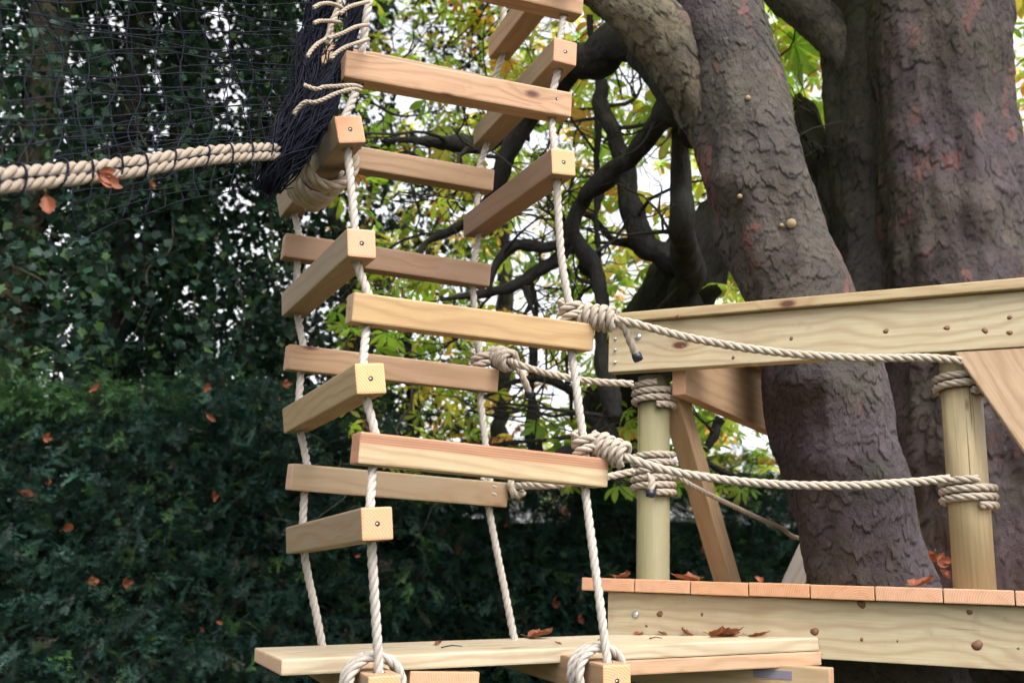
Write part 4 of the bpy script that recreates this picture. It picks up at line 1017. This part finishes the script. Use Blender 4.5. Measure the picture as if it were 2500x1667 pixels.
# thin lashings from the ladder rope to the net
LASH = [[(900, 62, 2.6), (870, 66, 2.57), (835, 82, 2.53), (800, 95, 2.5)], [(900, 96, 2.6), (878, 104, 2.56), (845, 115, 2.52), (818, 132, 2.49), (808, 145, 2.48)],
        [(806, 74, 2.62), (795, 95, 2.55), (775, 108, 2.5), (758, 126, 2.48), (750, 140, 2.47)], [(882, 214, 2.55), (860, 209, 2.5), (820, 211, 2.47), (790, 213, 2.45), (772, 218, 2.44), (742, 208, 2.44)],
        [(880, 222, 2.54), (862, 218, 2.5), (822, 228, 2.46), (790, 243, 2.44), (768, 250, 2.43), (745, 250, 2.43), (724, 268, 2.43), (718, 280, 2.43)],
        [(900, 5, 2.62), (870, 12, 2.58), (848, 20, 2.55), (830, 35, 2.53)], [(835, 20, 2.62), (810, 10, 2.57), (785, 10, 2.53), (765, 20, 2.5)], [(830, 55, 2.62), (800, 52, 2.55), (780, 52, 2.52), (766, 58, 2.5)]]
for q in LASH: rope('lashing', [P(a[0], a[1], a[2] - .01 - .025 * (k > 0)) for k, a in enumerate(q)], .0052, ROPE, net, (.58, .47, .37))
rope('lashing', [P(848, -80, 2.7), P(825, 20, 2.68), P(808, 62, 2.66), P(800, 110, 2.66)], .0085, ROPE, net, (.58, .48, .38))

# ------------------------------------------------------------------ fallen leaves
def dead_mesh(seed, kind):
    """a broad dried leaf, curled and crumpled; kind 1 has three joined leaflets"""
    r = random.Random(seed); g = Geo()
    for q, (a0, L) in enumerate(((0, 1.),) if kind == 0 else ((0, 1.), (.9, .75), (-.8, .8))):
        nu_, nv_ = 9, 7; t = np.linspace(0, 1, nu_)[:, None]; s_ = np.linspace(-1, 1, nv_)[None]
        w = .27 * np.sin(np.pi * np.clip(t, .02, .985) ** .75) * (1 + .12 * np.sin(t * 23 + s_))
        x = t * L + 0 * s_; y = s_ * w * L
        kx, ky = r.uniform(.8, 2.4), r.uniform(2.5, 5.5)
        z = (1 - np.cos(x * kx)) / kx * .7 + (1 - np.cos(y * ky)) / ky * 1.4
        x = np.sin(x * kx) / kx; y = np.sin(y * ky) / ky
        c, s2 = math.cos(a0), math.sin(a0); p = np.stack([x * c - y * s2, x * s2 + y * c, z], -1).reshape(-1, 3)
        p[:, 2] += .09 * fbm(p * 5 + seed * 3.1, seed + q, 3) - .04 * np.abs(np.broadcast_to(s_, (nu_, nv_)).ravel() < .2)
        i, j = np.meshgrid(np.arange(nu_ - 1), np.arange(nv_ - 1), indexing='ij'); b_ = i * nv_ + j
        F = np.stack([b_, b_ + nv_, b_ + nv_ + 1, b_ + 1], -1).reshape(-1, 4)
        cc = np.array([.17, .05, .026]) * (.75 + .5 * (fbm(p * 4, seed + 9, 3)[:, None] + .5)) * (1 + .5 * np.exp(-(np.broadcast_to(s_, (nu_, nv_)).ravel()[:, None] * 4) ** 2))
        g.add(p, [F], cc)
    st = np.array([[-.22, .03, .08], [-.1, .02, .03], [.03, 0, .0]]); g.tube(st, .014, 4, (.2, .08, .04))
    me = g.mesh('fallen_leaf', True)
    zmin = min(v.co.z for v in me.vertices)
    for v in me.vertices: v.co.z -= zmin
    return me
DM = [dead_mesh(s, k) for s, k in ((1, 0), (2, 1), (3, 1), (4, 0), (5, 1), (6, 0))]
def fallen(p, sc, mi, rot, label, group=None):
    o = bpy.data.objects.new('fallen_leaf', DM[mi]); col.objects.link(o)
    if not DM[mi].materials: DM[mi].materials.append(DEAD)
    o.location = p; o.scale = (sc, sc, sc * (.62 if abs(rot[0]) < .5 else 1)); o.rotation_euler = rot
    return tag(o, label, 'leaf', group)
dz = .0665
for (u, v, sc, mi, rz, lb) in ((-.085, -.09, .075, 1, .3, 'curled rust brown leaf on the deck left of the left post'), (.16, -.08, .085, 2, 2.6, 'crumpled rust brown leaf on the deck at the foot of the inner brace'),
                               (.345, -.09, .05, 0, 1.5, 'tiny brown leaf standing on edge on the deck'), (.745, -.10, .085, 4, .2, 'flat orange brown leaf on the deck in front of the leaning trunk')):
    fallen(pf(u, v, dz), sc * 1.2, mi, (R_.uniform(-.2, .2), R_.uniform(-.2, .2), rz), lb)
def pl(s, t): return A + ax * (s * LP) + yb * t + up * .001
for (s, t, sc, mi, rz, lb) in ((.52, .38, .085, 4, .1, 'long curled orange leaf on the rear board of the plank'), (.745, tmax(.745) - .045, .04, 3, 1., 'small orange leaf scrap on the plank below the fascia bolt'),
                               (.79, tmax(.79) - .04, .035, 0, 2., 'tiny twisted leaf scrap on the plank'), (.845, tmax(.845) - .07, .085, 2, -.5, 'large crumpled rust leaf near the right end of the plank'),
                               (.90, tmax(.90) - .045, .06, 3, -.6, 'purplish brown folded leaf near the right end of the plank'), (.875, tmax(.875) - .06, .05, 1, 1.7, 'rust leaf lying against the large crumpled one on the plank'), (.83, tmax(.83) - .03, .05, 5, 2.6, 'thin brown leaf behind the large crumpled one on the plank'), (.30, .25, .03, 5, 1., 'dark curled leaf scrap on the left half of the plank'), (.50, .10, .022, 0, 2.2, 'little orange leaf tip near the front edge of the plank')):
    fallen(pl(s, t), sc * 1.35, mi, (0, 0, rz), lb)
for (s_, t_, L_, a_, lb) in ((.285, .13, .055, .05, 'thin dry twig lying on the left half of the plank'), (.60, .18, .03, .4, 'short dark twig on the plank left of the front right rope'), (.70, .16, .035, -.5, 'curved dead stalk on the plank right of the front right rope')):
    p_ = pl(s_, t_); d_ = ax * math.cos(a_) + yb * math.sin(a_); g = Geo(); g.tube([p_ + up * .002, p_ + d_ * L_ * .5 + up * .006, p_ + d_ * L_ + up * .003], [.0016, .0014, .001], 6)
    tag(obj('twig', g.mesh('twig'), DARKH), lb, 'twig')
for (q, sc, mi, rot, lb) in (((238, 425, 1.85), .055, 2, (1.4, .4, 1.2), 'big curled rust leaf hanging over the thick net rope'), ((112, 478, 1.72), .05, 3, (1.6, 1.2, .3), 'orange leaf dangling below the net rope at far left'),
                             ((272, 438, 1.93), .03, 1, (1.3, .2, .5), 'small brown leaf stuck between the two net ropes'), ((365, 446, 2.02), .028, 4, (1.4, 0, 2), 'small reddish leaf under the net rope toward the ladder')):
    fallen(P(*q), sc, mi, rot, lb)
for k, (px, py) in enumerate(((2288, 1372), (2296, 1395), (2280, 1350))):
    p = PY(px, py, 3.55); fallen(p, .06, (2, 1, 4)[k], (1.2, .5 * k, 1.1 * k), ('dark rust dead leaf lodged beside the leaning trunk base', 'lower dead leaf in the dark gap beside the right post', 'upper dead leaf in the dark gap beside the right post')[k])
rl = random.Random(12)
HL = [(118, 1180, 'pale tan leaf hanging point down in the hedge at far left'), (48, 1200, 'rust leaf in the hedge at the left picture edge'), (215, 1422, 'light tan leaf with a stalk low in the left hedge'),
      (300, 1425, 'dark red leaf low in the left hedge'), (528, 1515, 'long red brown leaf in the hedge left of the plank'),
      (492, 1532, 'pale leaf scrap in the hedge left of the plank'), (157, 1292, 'small tan leaf in the middle of the left hedge'), (105, 1065, 'brown leaf cluster near the hedge top at far left'),
      (226, 950, 'small red leaf on the hedge top at left'), (500, 948, 'round crimson leaf on the hedge top near the ladder'), (505, 1010, 'flat red leaf just below the hedge top near the ladder'),
      (522, 1212, 'tan leaf in the hedge beside small sky gaps'), (690, 938, 'crimson leaf seen behind the left ladder rope'), (682, 972, 'dark red folded leaf above a side rung'),
      (866, 1358, 'tan leaf in the hedge right of the orange ended rung'), (1118, 1348, 'brown leaf in the hedge between the rear ropes'), (1232, 1282, 'rust leaf in the hedge left of the front right rope'),
      (1372, 1250, 'red leaf in the hedge just behind the front right rope'), (1346, 1472, 'bright rust leaf in the hedge above the plank'), (1412, 1512, 'rust leaf in the hedge beside the fascia end'), (1712, 1340, 'faint red leaf in the dark hedge behind the inner brace')]
for (px, py, lb) in HL:
    best = None
    for q_ in np.linspace(0, 1, 400):
        q = hedge_line(np.array([q_]))[0] + nrm * .16; w = PY(px, py, q[1])
        e = abs(w[0] - q[0])
        if best is None or e < best[0]: best = (e, w)
    fallen(best[1], rl.uniform(.05, .085), rl.randrange(6), (rl.uniform(.9, 1.9), rl.uniform(-.6, .6), rl.uniform(-1, 1)), lb, 'leaves caught in the hedge')
